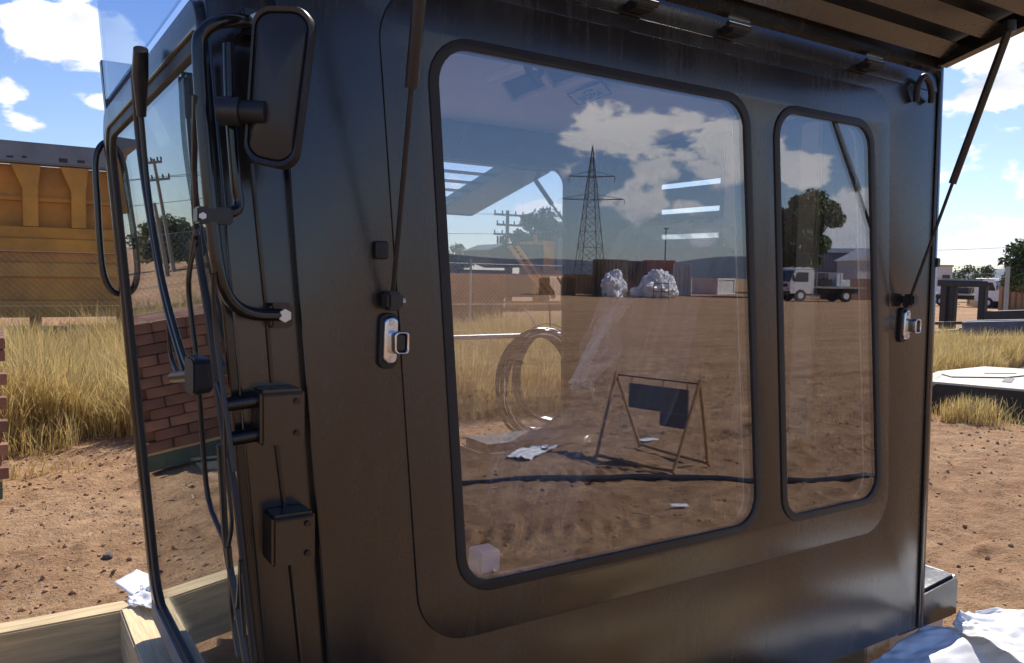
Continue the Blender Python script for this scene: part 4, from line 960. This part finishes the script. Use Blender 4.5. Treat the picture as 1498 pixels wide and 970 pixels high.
def power_pole(x, y, h, label, arms, lean=(0, 0), az=0.0, r=.15):
    t = thing('power_pole', (x, y, 0), label, 'power pole')
    top = np.array([x + lean[0], y + lean[1], h])
    MB().tube([(x, y, 0), top], [r, r * .7], 10).build('pole', 'polewood', t, smooth=True)
    for z, L in arms:
        c = np.array([x, y, 0]) + (top - np.array([x, y, 0])) * (z / h) + np.array([0, -.18, 0]); d = np.array([math.cos(az), math.sin(az), 0]) * L / 2
        a = MB().bar(c - d, c + d, .11, .13).build('cross_arm', 'polewood', t)
        for s in (-.95, -.45, .45, .95): MB().tube([c + d * s + (0, 0, .06), c + d * s + (0, 0, .26)], .045, 7).build('insulator', 'darksteel', a, smooth=True)
    return top
d_ = pixdir(740, 450); px_ = on_side(740, 446, 42)
tp = power_pole(px_[0], 42, height_at(739, 308, math.hypot(px_[0], 43.5)), 'grey power pole with three cross arms beyond the yellow plant', [(height_at(740, 313, 50.5), 2.2), (height_at(740, 328, 50.5), 1.8), (height_at(740, 342, 50.5), 2.2)])
def wires(pairs, label, group=None):
    for k, (a, b, sag) in enumerate(pairs):
        a = np.array(a); b = np.array(b); pts = [a + (b - a) * s - np.array([0, 0, sag * 4 * s * (1 - s)]) for s in np.linspace(0, 1, 16)]
        o = MB().tube(pts, .014, 4, cap=False).build('power_line', 'darksteel', None, origin=a); setp(o, label[k], 'power line', group)
z3 = [height_at(740, 313, 50.5), height_at(740, 328, 50.5), height_at(740, 342, 50.5)]
wires([((px_[0] - 1, 41.8, z3[0]), (-30, 48, z3[0] + 1), .8), ((px_[0] - .9, 41.8, z3[2]), (-30, 48, z3[2] + .6), .7), ((px_[0] + 1, 41.8, z3[1]), (70, 30, z3[1]), .9)],
      ['highest power line running left from the three armed pole', 'lower power line running left from the three armed pole', 'power line running right from the three armed pole'], 'power lines')

# ------------------------------------------------------------------ trees
def tree(name, x, y, h, r, label, m='leaf', n=9000, leaf=.16, seed=1, trunk=.35, squash=.75, low=.3, group=None):
    rg = np.random.default_rng(seed); t = thing(name, (x, y, 0), label, 'tree', group)
    tb = MB(); base = np.array([x, y, 0.]); fork = base + (rg.uniform(-.3, .3), rg.uniform(-.3, .3), h * low)
    tb.tube(smooth_path([base, base + (fork - base) * .5 + (.08 * h * rg.uniform(-.5, .5), 0, 0), fork], 4), [trunk * (1 - .045 * i) for i in range(9)], 9)
    cl = []
    for k in range(30):
        a = rg.uniform(0, 6.28); rr = r * math.sqrt(rg.uniform(.02, .85)); zz = h * low + (h * (1 - low)) * rg.uniform(.15, .92)
        fall = math.sqrt(max(.08, 1 - ((zz / h - (low + 1) / 2) / ((1 - low) / 2 + .12)) ** 2))
        c = base + np.array([math.cos(a) * rr * fall, math.sin(a) * rr * fall, zz]); cl.append((c, r * rg.uniform(.22, .42)))
        mid = (fork + c) / 2 + rg.normal(0, r * .06, 3); tb.tube(smooth_path([fork, mid, c], 3), [trunk * .42 * (1 - .12 * i) for i in range(7)], 6)
    tb.build('trunk', 'bark', t, smooth=True)
    P = []
    for c, rr in cl:
        k = int(n / len(cl)); d = rg.normal(size=(k, 3)); d /= np.linalg.norm(d, axis=1)[:, None]; q = d * (rr * rg.random((k, 1)) ** .42) * np.array([1, 1, squash]); P.append(q + c)
    P = np.concatenate(P); k = len(P); a = rg.normal(size=(k, 3)); a /= np.linalg.norm(a, axis=1)[:, None]; b = np.cross(a, rg.normal(size=(k, 3))); b /= np.linalg.norm(b, axis=1)[:, None]
    s = leaf * rg.uniform(.6, 1.3, (k, 1)); v = np.stack([P - a * s, P + b * s * .42, P + a * s, P - b * s * .42], 1).reshape(-1, 3); f = np.arange(k * 4).reshape(-1, 4)
    np_mesh('crown', v, f, m, t)
def refl_pos(px, dist):
    d = mirr(pixdir(px, 405)); d = d / math.hypot(d[0], d[1]); return d[0] * dist, 1.5 + d[1] * dist
def dir_pos(px, dist):
    d = pixdir(px, 405); d = d / math.hypot(d[0], d[1]); return d[0] * dist, -1.5 + d[1] * dist
x, y = refl_pos(1166, 70); tree('gum_tree', x, y, 9.4, 2.9, 'broad green gum tree beside the white tray truck', n=34000, seed=3, leaf=.15, low=.14)
x, y = dir_pos(790, 48); tree('bottle_tree', x, y, 5.2, 2.0, 'round blue green tree behind the yellow quarry plant', 'leaf2', 7000, .14, 5, low=.35)
x, y = dir_pos(1516, 34); tree('bush_tree', x, y, 3.1, 1.0, 'dark leafy tree at the right edge above the orange container', 'leaf', 5000, .10, 6, trunk=.1, low=.3)
x, y = dir_pos(1425, 75); tree('bush_tree', x, y, 2.9, 1.7, 'sparse low tree behind the white utility truck', 'leaf', 2500, .13, 7, trunk=.1, low=.2)
x, y = dir_pos(662, 60); tree('bush_tree', x, y, 3.6, 1.6, 'small tree top showing above the rusty bin', 'leaf2', 3000, .14, 8, trunk=.1, low=.3)
for k, (x, y, h, r) in enumerate(((-7.6, 48, 3.0, 1.7), (-9.8, 52, 2.7, 1.6), (-12.6, 50, 3.2, 2.0), (-4.6, 52, 2.4, 1.3))):
    tree('scrub_tree', x, y, h, r, ['green scrub tree mirrored in the windscreen beside the leaning poles', 'second scrub tree mirrored in the windscreen further from the tray', 'outermost scrub tree mirrored in the windscreen', 'small scrub tree mirrored in the windscreen nearest the yellow tray'][k], 'leaf2', 6000, .13, 20 + k, trunk=.12, low=.12, group='scrub trees mirrored in the windscreen')
power_pole(-7.5, 45, 6.0, 'grey power pole with cross arm mirrored in the windscreen', [(4.9, 1.2), (5.8, .7)], az=.3, r=.11)
power_pole(-6.3, 40, 3.5, 'short bare timber post mirrored in the windscreen', [], r=.11)
wires([((-8.0, 44.8, 5.0), (-40, 50, 6.5), .6), ((-7.0, 44.8, 5.0), (10, 47, 5.6), .4)], ['power line left of the pole mirrored in the windscreen', 'power line right of the pole mirrored in the windscreen'], 'power lines')
o = MB().box(-2.6, -1.6, 44, 45.5, .2, 2.2).build('site_hut', 'whitebox', None, origin=(-2.1, 44.7, 0), bevel=.03); setp(o, 'tiny white site hut mirrored at the windscreen edge', 'hut')

# ------------------------------------------------------------------ yard behind the photographer, seen in the side windows
def container(x, y, az, L, W, H, m, label, cat='container', door=True, z=0.0):
    t = thing('shipping_container', (0, 0, 0), label, cat, 'containers at the far side of the yard')
    def corr(n, l):
        pts = []; k = 0
        while k * .28 < l:
            for u, d in ((0, 0), (.08, 0), (.12, -.04), (.2, -.04)): 
                if k * .28 + u < l: pts.append((k * .28 + u, d))
            k += 1
        pts.append((l, 0)); return pts
    v = []; f = []
    for s, yy in ((-1, -W / 2 + .04), (1, W / 2 - .04)):
        b = len(v); p = corr(0, L - .2)
        for u, d in p: v += [(-L / 2 + .1 + u, yy - s * 0 + d * -s * -1, .15), (-L / 2 + .1 + u, yy + d * s, H - .1)]
        f += [(b + 2 * i, b + 2 * i + 2, b + 2 * i + 3, b + 2 * i + 1) for i in range(len(p) - 1)]
    MB().add(v, f).build('side_wall', m, t)
    MB().box(-L / 2 + .02, L / 2 - .02, -W / 2 + .08, W / 2 - .08, .12, H - .06).build('box_core', m, t)
    fr_ = MB()
    for sx in (-1, 1):
        for sy in (-1, 1): fr_.box(sx * L / 2 - .08, sx * L / 2 + .08, sy * W / 2 - .08, sy * W / 2 + .08, 0, H)
    for zz in (.06, H - .06):
        for sy in (-1, 1): fr_.box(-L / 2 + .081, L / 2 - .081, sy * W / 2 - .06, sy * W / 2 + .06, zz - .06, zz + .06)
        for sx in (-1, 1): fr_.box(sx * L / 2 - .06, sx * L / 2 + .06, -W / 2 + .081, W / 2 - .081, zz - .06, zz + .06)
    fr_.build('corner_frame', m, t)
    if door:
        for sx in (-1, 1):
            for k in (-.75, -.3, .3, .75): MB().tube([(sx * (L / 2 + .05), k * W / 2, .2), (sx * (L / 2 + .05), k * W / 2, H - .2)], .03, 6).build('locking_bar', 'galv', t)
            for kk in range(4):
                zz = H * (.2 + .2 * kk); MB().box(sx * (L / 2 + .02) - .012, sx * (L / 2 + .02) + .012, -W / 2 + .12, W / 2 - .12, zz, zz + .05).build('door_rib', m, t)
    t.location = (x, y, z); t.rotation_euler = (0, 0, az); return t
# the row faces the cab
def face_az(x, y): return math.atan2(-y, -x)
x, y = refl_pos(893, 62); container(x, y, face_az(x, y) + math.pi / 2 , 2.45, 3.0, 2.75, 'olive', 'olive brown container with foil wrapped load at its open end', door=False)
x, y = refl_pos(928, 68); container(x, y, face_az(x, y) + math.pi / 2, 1.9, 6, 2.75, 'brownbox', 'dark brown container between the olive and red ones', door=False)
x, y = refl_pos(964, 74); container(x, y, face_az(x, y) + math.pi / 2, 2.7, 2.4, 3.0, 'redbox', 'orange red corrugated container behind the silver tarp')
x, y = refl_pos(998, 71); container(x, y, face_az(x, y), 2.4, 1.35, 2.7, 'whitebox', 'white container with door bars right of the red one')
x, y = refl_pos(851, 68); container(x, y, face_az(x, y) + math.pi / 2, 2.9, 2.4, 1.6, 'tanbox', 'low tan container at the foot of the pylon', door=False)
x, y = refl_pos(1045, 80); container(x, y, face_az(x, y) + .4, 4, 2.4, 1.5, 'whitebox', 'low white container near the window pillar in the side glass', door=False)
x, y = refl_pos(816, 62); container(x, y, face_az(x, y) + math.pi / 2, 2.6, 2.4, 1.3, 'olive', 'low olive box left of the tan container', door=False)
def lump(name, x, y, z, sx, sy, sz, m, label, cat, seed, group=None):
    bm = bmesh.new(); bmesh.ops.create_icosphere(bm, subdivisions=5, radius=1); r = np.random.default_rng(seed); D = r.normal(size=(18, 3)) * (1.25 ** np.arange(18))[:, None]; ph = r.uniform(0, 6, 18)
    for v in bm.verts:
        c = np.array(v.co); k = .75 + .55 * mnoise.turbulence(Vector(c * 1.3 + seed * 7), 5, True, noise_basis='BLENDER')
        v.co = Vector((x + c[0] * k * sx, y + c[1] * k * sy, max(z, z + sz * .8 + c[2] * k * sz)))
    me = bpy.data.meshes.new(name); bm.to_mesh(me); bm.free(); o = link_mesh(name, me, m, origin=(x, y, z)); setp(o, label, cat, group)
x, y = refl_pos(897, 59.5); lump('foil_bundle', x, y, .0, .85, .85, .95, 'foil', 'larger crinkled white foil bundle against the olive container', 'foil bundle', 2)
x, y = refl_pos(964, 60); lump('tarp_heap', x, y, 0, 1.25, 1.25, 1.05, 'foil', 'large silver tarp draped over machinery before the red container', 'tarp', 5)
x, y = refl_pos(933, 60); lump('foil_bundle', x, y, 0, .5, .5, .4, 'foil', 'low silver foil bundle beside the draped tarp', 'foil bundle', 6)
x, y = refl_pos(918, 60.5); o = MB().box(x - .4, x + .4, y - .4, y + .4, 0, .5).build('carton', 'tanbox', None, origin=(x, y, 0), bevel=.02); setp(o, 'tan carton between the two foil bundles', 'carton')
x, y = refl_pos(968, 55)
t = thing('display_stand', (x, y, 0), 'thin black steel frame standing in front of the silver tarp', 'frame')
ux = np.array([.75, .66, 0])
for s in (-.5, .0, .5): MB().tube([np.array([x, y, 0]) + ux * s, np.array([x, y, 1.1]) + ux * s], .025, 6).build('upright', 'darksteel', t)
for z in (.55, 1.1): MB().tube([np.array([x, y, z]) - ux * .5, np.array([x, y, z]) + ux * .5], .025, 6).build('cross_bar', 'darksteel', t)
def pylon():
    x, y = refl_pos(862, 130); H = 22.0
    t = thing('transmission_tower', (x, y, 0), 'tall lattice steel transmission tower before the mountains', 'pylon')
    W = lambda z: 1.9 * (1 - z / H) ** 1.15 + .25 if z < 17 else .5 * (H - z) / 5 + .02
    lv = [0, 3.2, 6, 8.5, 10.6, 12.4, 14, 15.5, 17, 18.6, 20.2, 22]
    cr = [(1, 1), (1, -1), (-1, -1), (-1, 1)]; az = .35; ca, sa = math.cos(az), math.sin(az)
    P = lambda k, z: np.array([x + W(z) * (cr[k][0] * ca - cr[k][1] * sa), y + W(z) * (cr[k][0] * sa + cr[k][1] * ca), z])
    r = .05
    for k in range(4): MB().tube([P(k, z) for z in lv], r * 1.2, 5).build('tower_leg', 'towersteel', t)
    for i in range(len(lv) - 1):
        m = MB()
        for k in range(4):
            k2 = (k + 1) % 4; m.tube([P(k, lv[i]), P(k2, lv[i + 1])], r * .7, 4); m.tube([P(k2, lv[i]), P(k, lv[i + 1])], r * .7, 4); m.tube([P(k, lv[i + 1]), P(k2, lv[i + 1])], r * .6, 4)
        m.build('lattice_bay', 'towersteel', t)
    ax = np.array([ca * .9, sa * .9, 0]); ax = np.array([.77, .64, 0])
    for z, L in ((13.6, 5.2), (17.2, 3.6)):
        c = np.array([x, y, z]); m = MB()
        for s in (-1, 1):
            m.tube([c, c + ax * L * s], r, 4); m.tube([c + (0, 0, .9), c + ax * L * s], r * .8, 4); m.tube([c + (0, 0, -.2), c + ax * L * s + (0, 0, -.02)], r * .6, 4)
            m.tube([c + ax * L * s, c + ax * L * s - (0, 0, .9)], .06, 4)
        m.build('cross_arm', 'towersteel', t)
pylon()
x, y = refl_pos(972, 95); o = thing('light_pole', (x, y, 0), 'slim dark pole rising behind the red container', 'pole'); MB().tube([(x, y, 0), (x, y, 7.0)], [.09, .06], 8).build('pole', 'darksteel', o, smooth=True); MB().box(x - .3, x + .3, y - .1, y + .1, 7.0, 7.12).build('lamp_head', 'darksteel', o)
def tray_truck(px, dist, label, flip=1, scale=1.0, pos=None, heading=None, name='tray_truck'):
    x, y = pos if pos else refl_pos(px, dist)
    t = thing(name, (0, 0, 0), label, 'truck')
    B = lambda x0, x1, y0, y1, z0, z1, nm, m, par=t, bv=.03: MB().box(x0, x1, y0, y1, z0, z1).build(nm, m, par, bevel=bv)
    MB().prism(rounded([(-2.7, .55), (-.9, .55), (-.9, 2.25), (-2.35, 2.25), (-2.72, 1.35)], .08, 4), lambda u, v: (u, -.95, v), lambda u, v: (u, .95, v)).build('cab_body', 'whitepaint', t, bevel=.03)
    MB().prism([(-2.755, 1.38), (-2.42, 2.16), (-2.39, 2.16), (-2.72, 1.38)], lambda u, v: (u, -.85, v), lambda u, v: (u, .85, v)).build('front_glass', 'autoglass', t)
    for s in (-1, 1):
        MB().prism([(-2.45, 1.4), (-1.35, 1.4), (-1.35, 2.05), (-2.2, 2.05)], lambda u, v: (u, s * .955, v), lambda u, v: (u, s * .965, v)).build('side_glass', 'autoglass', t)
        B(-2.76, -2.70, s * .68 - .14, s * .68 + .14, .78, .95, 'headlight', 'chrome')
        MB().tube([(-2.5, s * .95, 1.75), (-2.6, s * 1.2, 1.75)], .02, 6).build('mirror_arm', 'darksteel', t); B(-2.66, -2.58, s * 1.2 - .08, s * 1.2 + .08, 1.45, 1.85, 'truck_mirror', 'blackplastic', bv=.02)
    B(-2.78, -2.70, -.95, .95, .45, .72, 'bumper', 'darksteel'); B(-2.735, -2.70, -.6, .6, 1.0, 1.25, 'grille', 'darksteel', bv=.01)
    for xr_ in (-2.2, -1.6, -1.0): MB().tube([(xr_, -.8, 2.33), (xr_ - .25, .8, 2.42)], .035, 6).build('roof_rack_bar', 'whitepaint', t)
    for s in (-.8, .8): MB().tube([(-2.35, s, 2.33), (-.9, s, 2.33)], .03, 6).build('roof_rack_rail', 'whitepaint', t)
    B(-.75, 3.0, -1.05, 1.05, .95, 1.08, 'tray_deck', 'galv', bv=.01); B(-.8, 2.9, -.4, .4, .6, .95, 'chassis', 'darksteel', bv=.01)
    for xx in (-.7, 1.1): 
        for s in (-1, 1): MB().tube([(xx, s * .95, 1.08), (xx, s * .95, 2.05)], .03, 6).build('tray_stake', 'galv', t)
    for s in (-1, 1): MB().tube([(-.7, s * .95, 2.05), (1.1, s * .95, 2.05)], .03, 6).build('tray_rail', 'galv', t)
    B(1.15, 1.65, -.7, .4, 1.09, 2.05, 'tool_cabinet', 'whitepaint'); B(1.9, 2.35, -.8, .2, 1.09, 1.6, 'tool_box', 'whitepaint'); B(-.3, .7, -.6, .6, 1.09, 1.6, 'tray_load', 'darksteel')
    for xx in (-1.9, 1.6):
        for s in (-1, 1):
            w = MB().tube([(xx, s * .72, .42), (xx, s * .98, .42)], .42, 24).build('wheel', 'tyre', t, smooth=True); MB().tube([(xx, s * .985, .42), (xx, s * 1.0, .42)], .22, 14).build('rim', 'whitepaint', w, smooth=True)
    t.location = (x, y, 0); t.scale = (scale,) * 3
    t.rotation_euler = (0, 0, heading); return t
x, y = refl_pos(1198, 62); d0 = np.array([-y, x]) / math.hypot(x, y)
tray_truck(1198, 62, 'white tray truck parked below the gum tree mirrored in the narrow window', heading=math.atan2(d0[1], d0[0]) - .55, scale=1.0)
def shed(px, dist, w, h, label, m='shed', pos=None):
    x, y = pos if pos else refl_pos(px, dist); t = thing('long_shed', (0, 0, 0), label, 'shed')
    MB().box(-w / 2, w / 2, -4, 4, 0, h).build('shed_wall', m, t)
    MB().prism([(-4.2, h + .001), (4.2, h + .001), (4.2, h + .12), (0, h + .7), (-4.2, h + .12)], lambda u, v: (-w / 2 - .2, u, v), lambda u, v: (w / 2 + .2, u, v)).build('shed_roof', 'greysteel', t)
    for k in range(int(w / .9)): MB().box(-w / 2 + .9 * k, -w / 2 + .9 * k + .05, -4.03, -4.001, .1, h - .05).build('wall_rib', m, t)
    MB().box(w / 2 + .001, w / 2 + .05, -2.6, -.4, 0, h * .75).build('shed_door', 'whitebox', t)
    for yy in (.6, 2.2): MB().box(w / 2 + .001, w / 2 + .04, yy, yy + 1.0, h * .35, h * .7).build('shed_window', 'autoglass', t)
    t.location = (x, y, 0); return t
s_ = shed(1215, 92, 11, 4.2, 'long grey shed behind the white tray truck'); s_.rotation_euler = (0, 0, math.atan2(s_.location.y, s_.location.x) - math.pi / 2 + .0 + math.pi)
x, y = refl_pos(1268, 84); o = thing('white_building', (0, 0, 0), 'white gabled building end right of the long grey shed', 'building')
MB().box(-2, 2, -2, 2, 0, 3.4).build('wall', 'whitebox', o); MB().prism([(-2.3, 3.4), (2.3, 3.4), (0, 4.6)], lambda u, v: (u, -2.2, v), lambda u, v: (u, 2.2, v)).build('roof', 'whitebox', o); MB().box(-.6, .5, -2.06, -2.001, 0, 2.1).build('door', 'brownbox', o); MB().box(-.6, .5, 2.001, 2.06, 0, 2.1).build('door', 'brownbox', o)
o.location = (x, y, 0); o.rotation_euler = (0, 0, .5)
x, y = refl_pos(1250, 72); o = MB().box(x - 3, x + 4, y - 1, y + 1, 0, 1.7).build('dark_hoarding', 'brownbox', None, origin=(x, y, 0), bevel=.02); setp(o, 'dark brown hoarding behind the truck tray', 'hoarding')

# A-frame stand with grey boards
def stand():
    q = seen_in_side
    A1, A2 = q(873, 668), q(935, 652); B1, B2 = q(985, 692), q(1035, 680)
    def up(px, py, g):        # point above ground g (seen in glass) at pixel height
        d = mirr(pixdir(px, py)); e = np.array([0, 1.5, 1.55]); s = math.hypot(g[0] - e[0], g[1] - e[1]) / math.hypot(d[0], d[1]); return e + d * s
    cA = (A1 + A2) / 2; cB = (B1 + B2) / 2
    T1 = up(902, 548, cA); T2 = up(1024, 562, cB)
    t = thing('a_frame_stand', ((cA[0] + cB[0]) / 2, (cA[1] + cB[1]) / 2, 0), 'tan tube A frame stand with dark grey boards standing on the dirt', 'sign stand')
    r = .014; e = (0, 0, .014)
    MB().tube(smooth_path([T1 + (0, 0, .03), A1 * .96 + T1 * .04 + (0, 0, .02), A1 + e + (B1 - A1) * .06, B1 + e - (B1 - A1) * .06, B1 * .95 + T2 * .05 + (0, 0, .02), T2 + (0, 0, .03)], 5), r, 10).build('tube_leg', 'bronze', t, smooth=True)
    MB().tube(smooth_path([T1, A2 * .96 + T1 * .04 + (0, 0, .02), A2 + e + (B2 - A2) * .06, B2 + e - (B2 - A2) * .06, B2 * .95 + T2 * .05 + (0, 0, .02), T2], 5), r, 10).build('tube_leg', 'bronze', t, smooth=True)
    MB().tube([T1, T2], .007, 8).build('top_bar', 'rust', t, smooth=True)
    u = (T2 - T1); z = np.array([0, 0, 1.0]); n = np.cross(u, z); n /= np.linalg.norm(n)
    def board(s0, s1, z0, z1, nm):
        v = [T1 + u * s + z * zz + n * k for k in (-.006, .006) for s, zz in ((s0, z0), (s1, z0), (s1, z1), (s0, z1))]
        return MB().add(v, [(3, 2, 1, 0), (4, 5, 6, 7), (0, 1, 5, 4), (1, 2, 6, 5), (2, 3, 7, 6), (3, 0, 4, 7)]).build(nm, 'slate', t)
    H = T1[2]
    board(.17, .88, -.60 * H * .66, -.13 * H * .66, 'sign_board'); board(.56, .88, -.86 * H * .66, -.605 * H * .66, 'sign_board')
    for s in (.2, .58, .86): MB().tube([T1 + u * s, T1 + u * s - z * .09 * H], .004, 6).build('hanger', 'darksteel', t)
stand()
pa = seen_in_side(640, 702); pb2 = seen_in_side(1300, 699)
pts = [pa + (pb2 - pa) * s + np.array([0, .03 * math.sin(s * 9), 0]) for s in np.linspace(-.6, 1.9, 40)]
o = MB().tube([(p[0], p[1], gh(p[0], p[1]) + .012) for p in pts], .026, 10).build('black_tube', 'hose', None, origin=pts[20], smooth=True); setp(o, 'long black tube lying straight across the dirt mirrored in the windows', 'hose')  # thin black tube drawn along the dark line across the dirt
def litter(px, py, w, h, a, label, m='paper', amp=.006, seed=1, cat='paper', n=8):
    c = seen_in_side(px, py); u = np.array([math.cos(a), math.sin(a), 0]); v = np.array([-u[1], u[0], 0]); z = np.array([0, 0, gh(c[0], c[1]) + .02])
    c = np.array([c[0], c[1], 0]) + z
    crumple('litter', [c - u * w - v * h, c + u * w - v * h, c + u * w + v * h, c - u * w + v * h], n, amp, m, label, cat, seed)
litter(993, 738, .06, .035, .6, 'pale paper scrap on the dirt below the sign stand')
litter(948, 643, .10, .04, .1, 'long pale card scrap between the stand legs', seed=2)
litter(780, 662, .30, .10, 2.6, 'crumpled strip of white plastic on the dirt left of the stand', 'sheet', .03, 3, 'plastic strip', 26)

# ------------------------------------------------------------------ right of the cab
def platform():
    c = [ground_at(1498, 598), ground_at(1370, 560)]
    t = thing('steel_platform', (12.6, 4.4, 0), 'low black steel platform with pale dusty top plate in the grass', 'platform')
    top = [ground_at(1340, 556, .34), ground_at(1372, 543, .34), ground_at(1440, 536, .34), ground_at(1540, 542, .34), ground_at(1560, 575, .34)]
    q = ccw([tuple(p[:2]) for p in top])
    plate('top_plate', q, [], flatc, .315, .34, 'whitesteel', t)
    plate('side_skirt', offset_poly(q, -.03), [], flatc, -.02, .312, 'darksteel', t)
    a, b, c_, d = ground_at(1378, 548, .344), ground_at(1392, 552, .344), ground_at(1470, 553, .344), ground_at(1510, 549, .344)
    MB().tube([a, b, c_, d], .012, 4).build('plate_seam', 'darksteel', t)
    a = ground_at(1475, 556, .344); MB().bar(a - (.25, .1, 0), a + (.25, .1, 0), .10, .006).build('plate_slot', 'darksteel', t)
    a = ground_at(1463, 546, .344); MB().bar(a - (.2, -.1, 0), a + (.2, -.1, 0), .05, .006).build('plate_slot', 'darksteel', t)
platform()
def trestle():
    t = thing('steel_trestle', (27.5, 12.9, 0), 'dark timber and steel trestle frame standing beyond the grass', 'trestle')
    def P(px, py, dist=30.5): x, y = dir_pos(px, dist); return np.array([x, y, height_at(px, py, dist)])
    for px, w in ((1384, .22), (1395, .24), (1440, .22)):
        a = P(px, 415); MB().bar((a[0], a[1], 0), a, w, w, (1, 0, 0)).build('post', 'darksteel', t, bevel=.02)
    a, b = P(1372, 414), P(1446, 416); MB().bar(a, b, .3, .2).build('top_beam', 'darksteel', t, bevel=.02)
    a, b = P(1372, 409, 30.8), P(1438, 411, 30.8); MB().bar(a, b, .5, .06).build('cap_plate', 'whitesteel', t)
    a, b = P(1445, 465, 30), P(1520, 463, 30); MB().bar(a, b, .5, .42).build('floor_beam', 'darksteel', t, bevel=.02)
    a, b = P(1370, 473, 29), P(1440, 472, 29); MB().bar(a, b, .2, .09).build('foot_rail', 'darksteel', t)
trestle()
def steel_stack():
    t = thing('steel_sections', (22, 9.5, 0), 'bundle of blue grey steel sections lying in the grass', 'steel stack')
    def P(px, py, dist): x, y = dir_pos(px, dist); return np.array([x, y, height_at(px, py, dist)])
    for k, (p0, p1, dz, m) in enumerate((((1412, 480), (1530, 478), .30, 'blue'), ((1408, 486), (1530, 484), .22, 'blue'), ((1340, 489), (1412, 484), .10, 'blue'), ((1418, 474), (1530, 472), .18, 'greysteel'))):
        a, b = P(*p0, 23 + .4 * k), P(*p1, 23 + .4 * k); MB().bar(a, b, .25, dz).build('steel_section', m, t, bevel=.01)
    a = P(1360, 494, 19); MB().box(a[0] - 1.6, a[0] + 1.2, a[1] - .5, a[1] + .4, .2, .28).build('top_sheet', 'whitesteel', t)
    for k in range(3): a = P(1420 + 40 * k, 480, 23.3); MB().box(a[0] - .1, a[0] + .1, a[1] - .4, a[1] + .6, 0, max(a[2] - .3, .12)).build('bearer', 'darksteel', t)
steel_stack()
x, y = dir_pos(1416, 60); tray_truck(0, 0, 'white utility truck parked far behind the trestle', pos=(x, y), heading=math.atan2(y, x) + 1.25, scale=.78, name='utility_truck')
x, y = dir_pos(1461, 62); c1 = container(x, y, math.atan2(y, x) + math.pi / 2 + .35, 2.7, 2.4, 1.75, 'tanbox', 'pale tan container between trestle and fence post', door=False)
x, y = dir_pos(1503, 55); c2 = container(x, y, math.atan2(y, x) + math.pi / 2, 2.4, 2.4, 1.55, 'orangebox', 'orange brown container at the right picture edge', door=False)
x, y = dir_pos(1379, 70); o = thing('pump_house', (0, 0, 0), 'small grey building with dark window behind the trestle posts', 'building')
MB().box(-1.2, .62, -1, 1, 0, 2.75).build('wall', 'concrete', o); MB().box(-1.3, .7, -1.1, 1.1, 2.751, 2.85).build('roof', 'greysteel', o); MB().box(.0, .5, -1.04, -1.001, 1.5, 2.1).build('window', 'autoglass', o)
o.location = (x, y, 0); o.rotation_euler = (0, 0, math.atan2(y, x) - math.pi / 2)
x, y = dir_pos(1474, 33); o = thing('fence_post', (x, y, 0), 'tall grey strainer post with wires right of the trestle', 'post'); MB().tube([(x, y, 0), (x, y, height_at(1475, 390, 33))], .075, 8).build('post', 'galv', o, smooth=True)
for k, py in enumerate((391, 401, 409)):
    a = np.array([x, y, height_at(1474, py, 33)]); b = np.array([*dir_pos(1330, 34), height_at(1330, py - 3, 34)]); MB().tube([b, a], .006, 4).build('strand', 'wire', o)
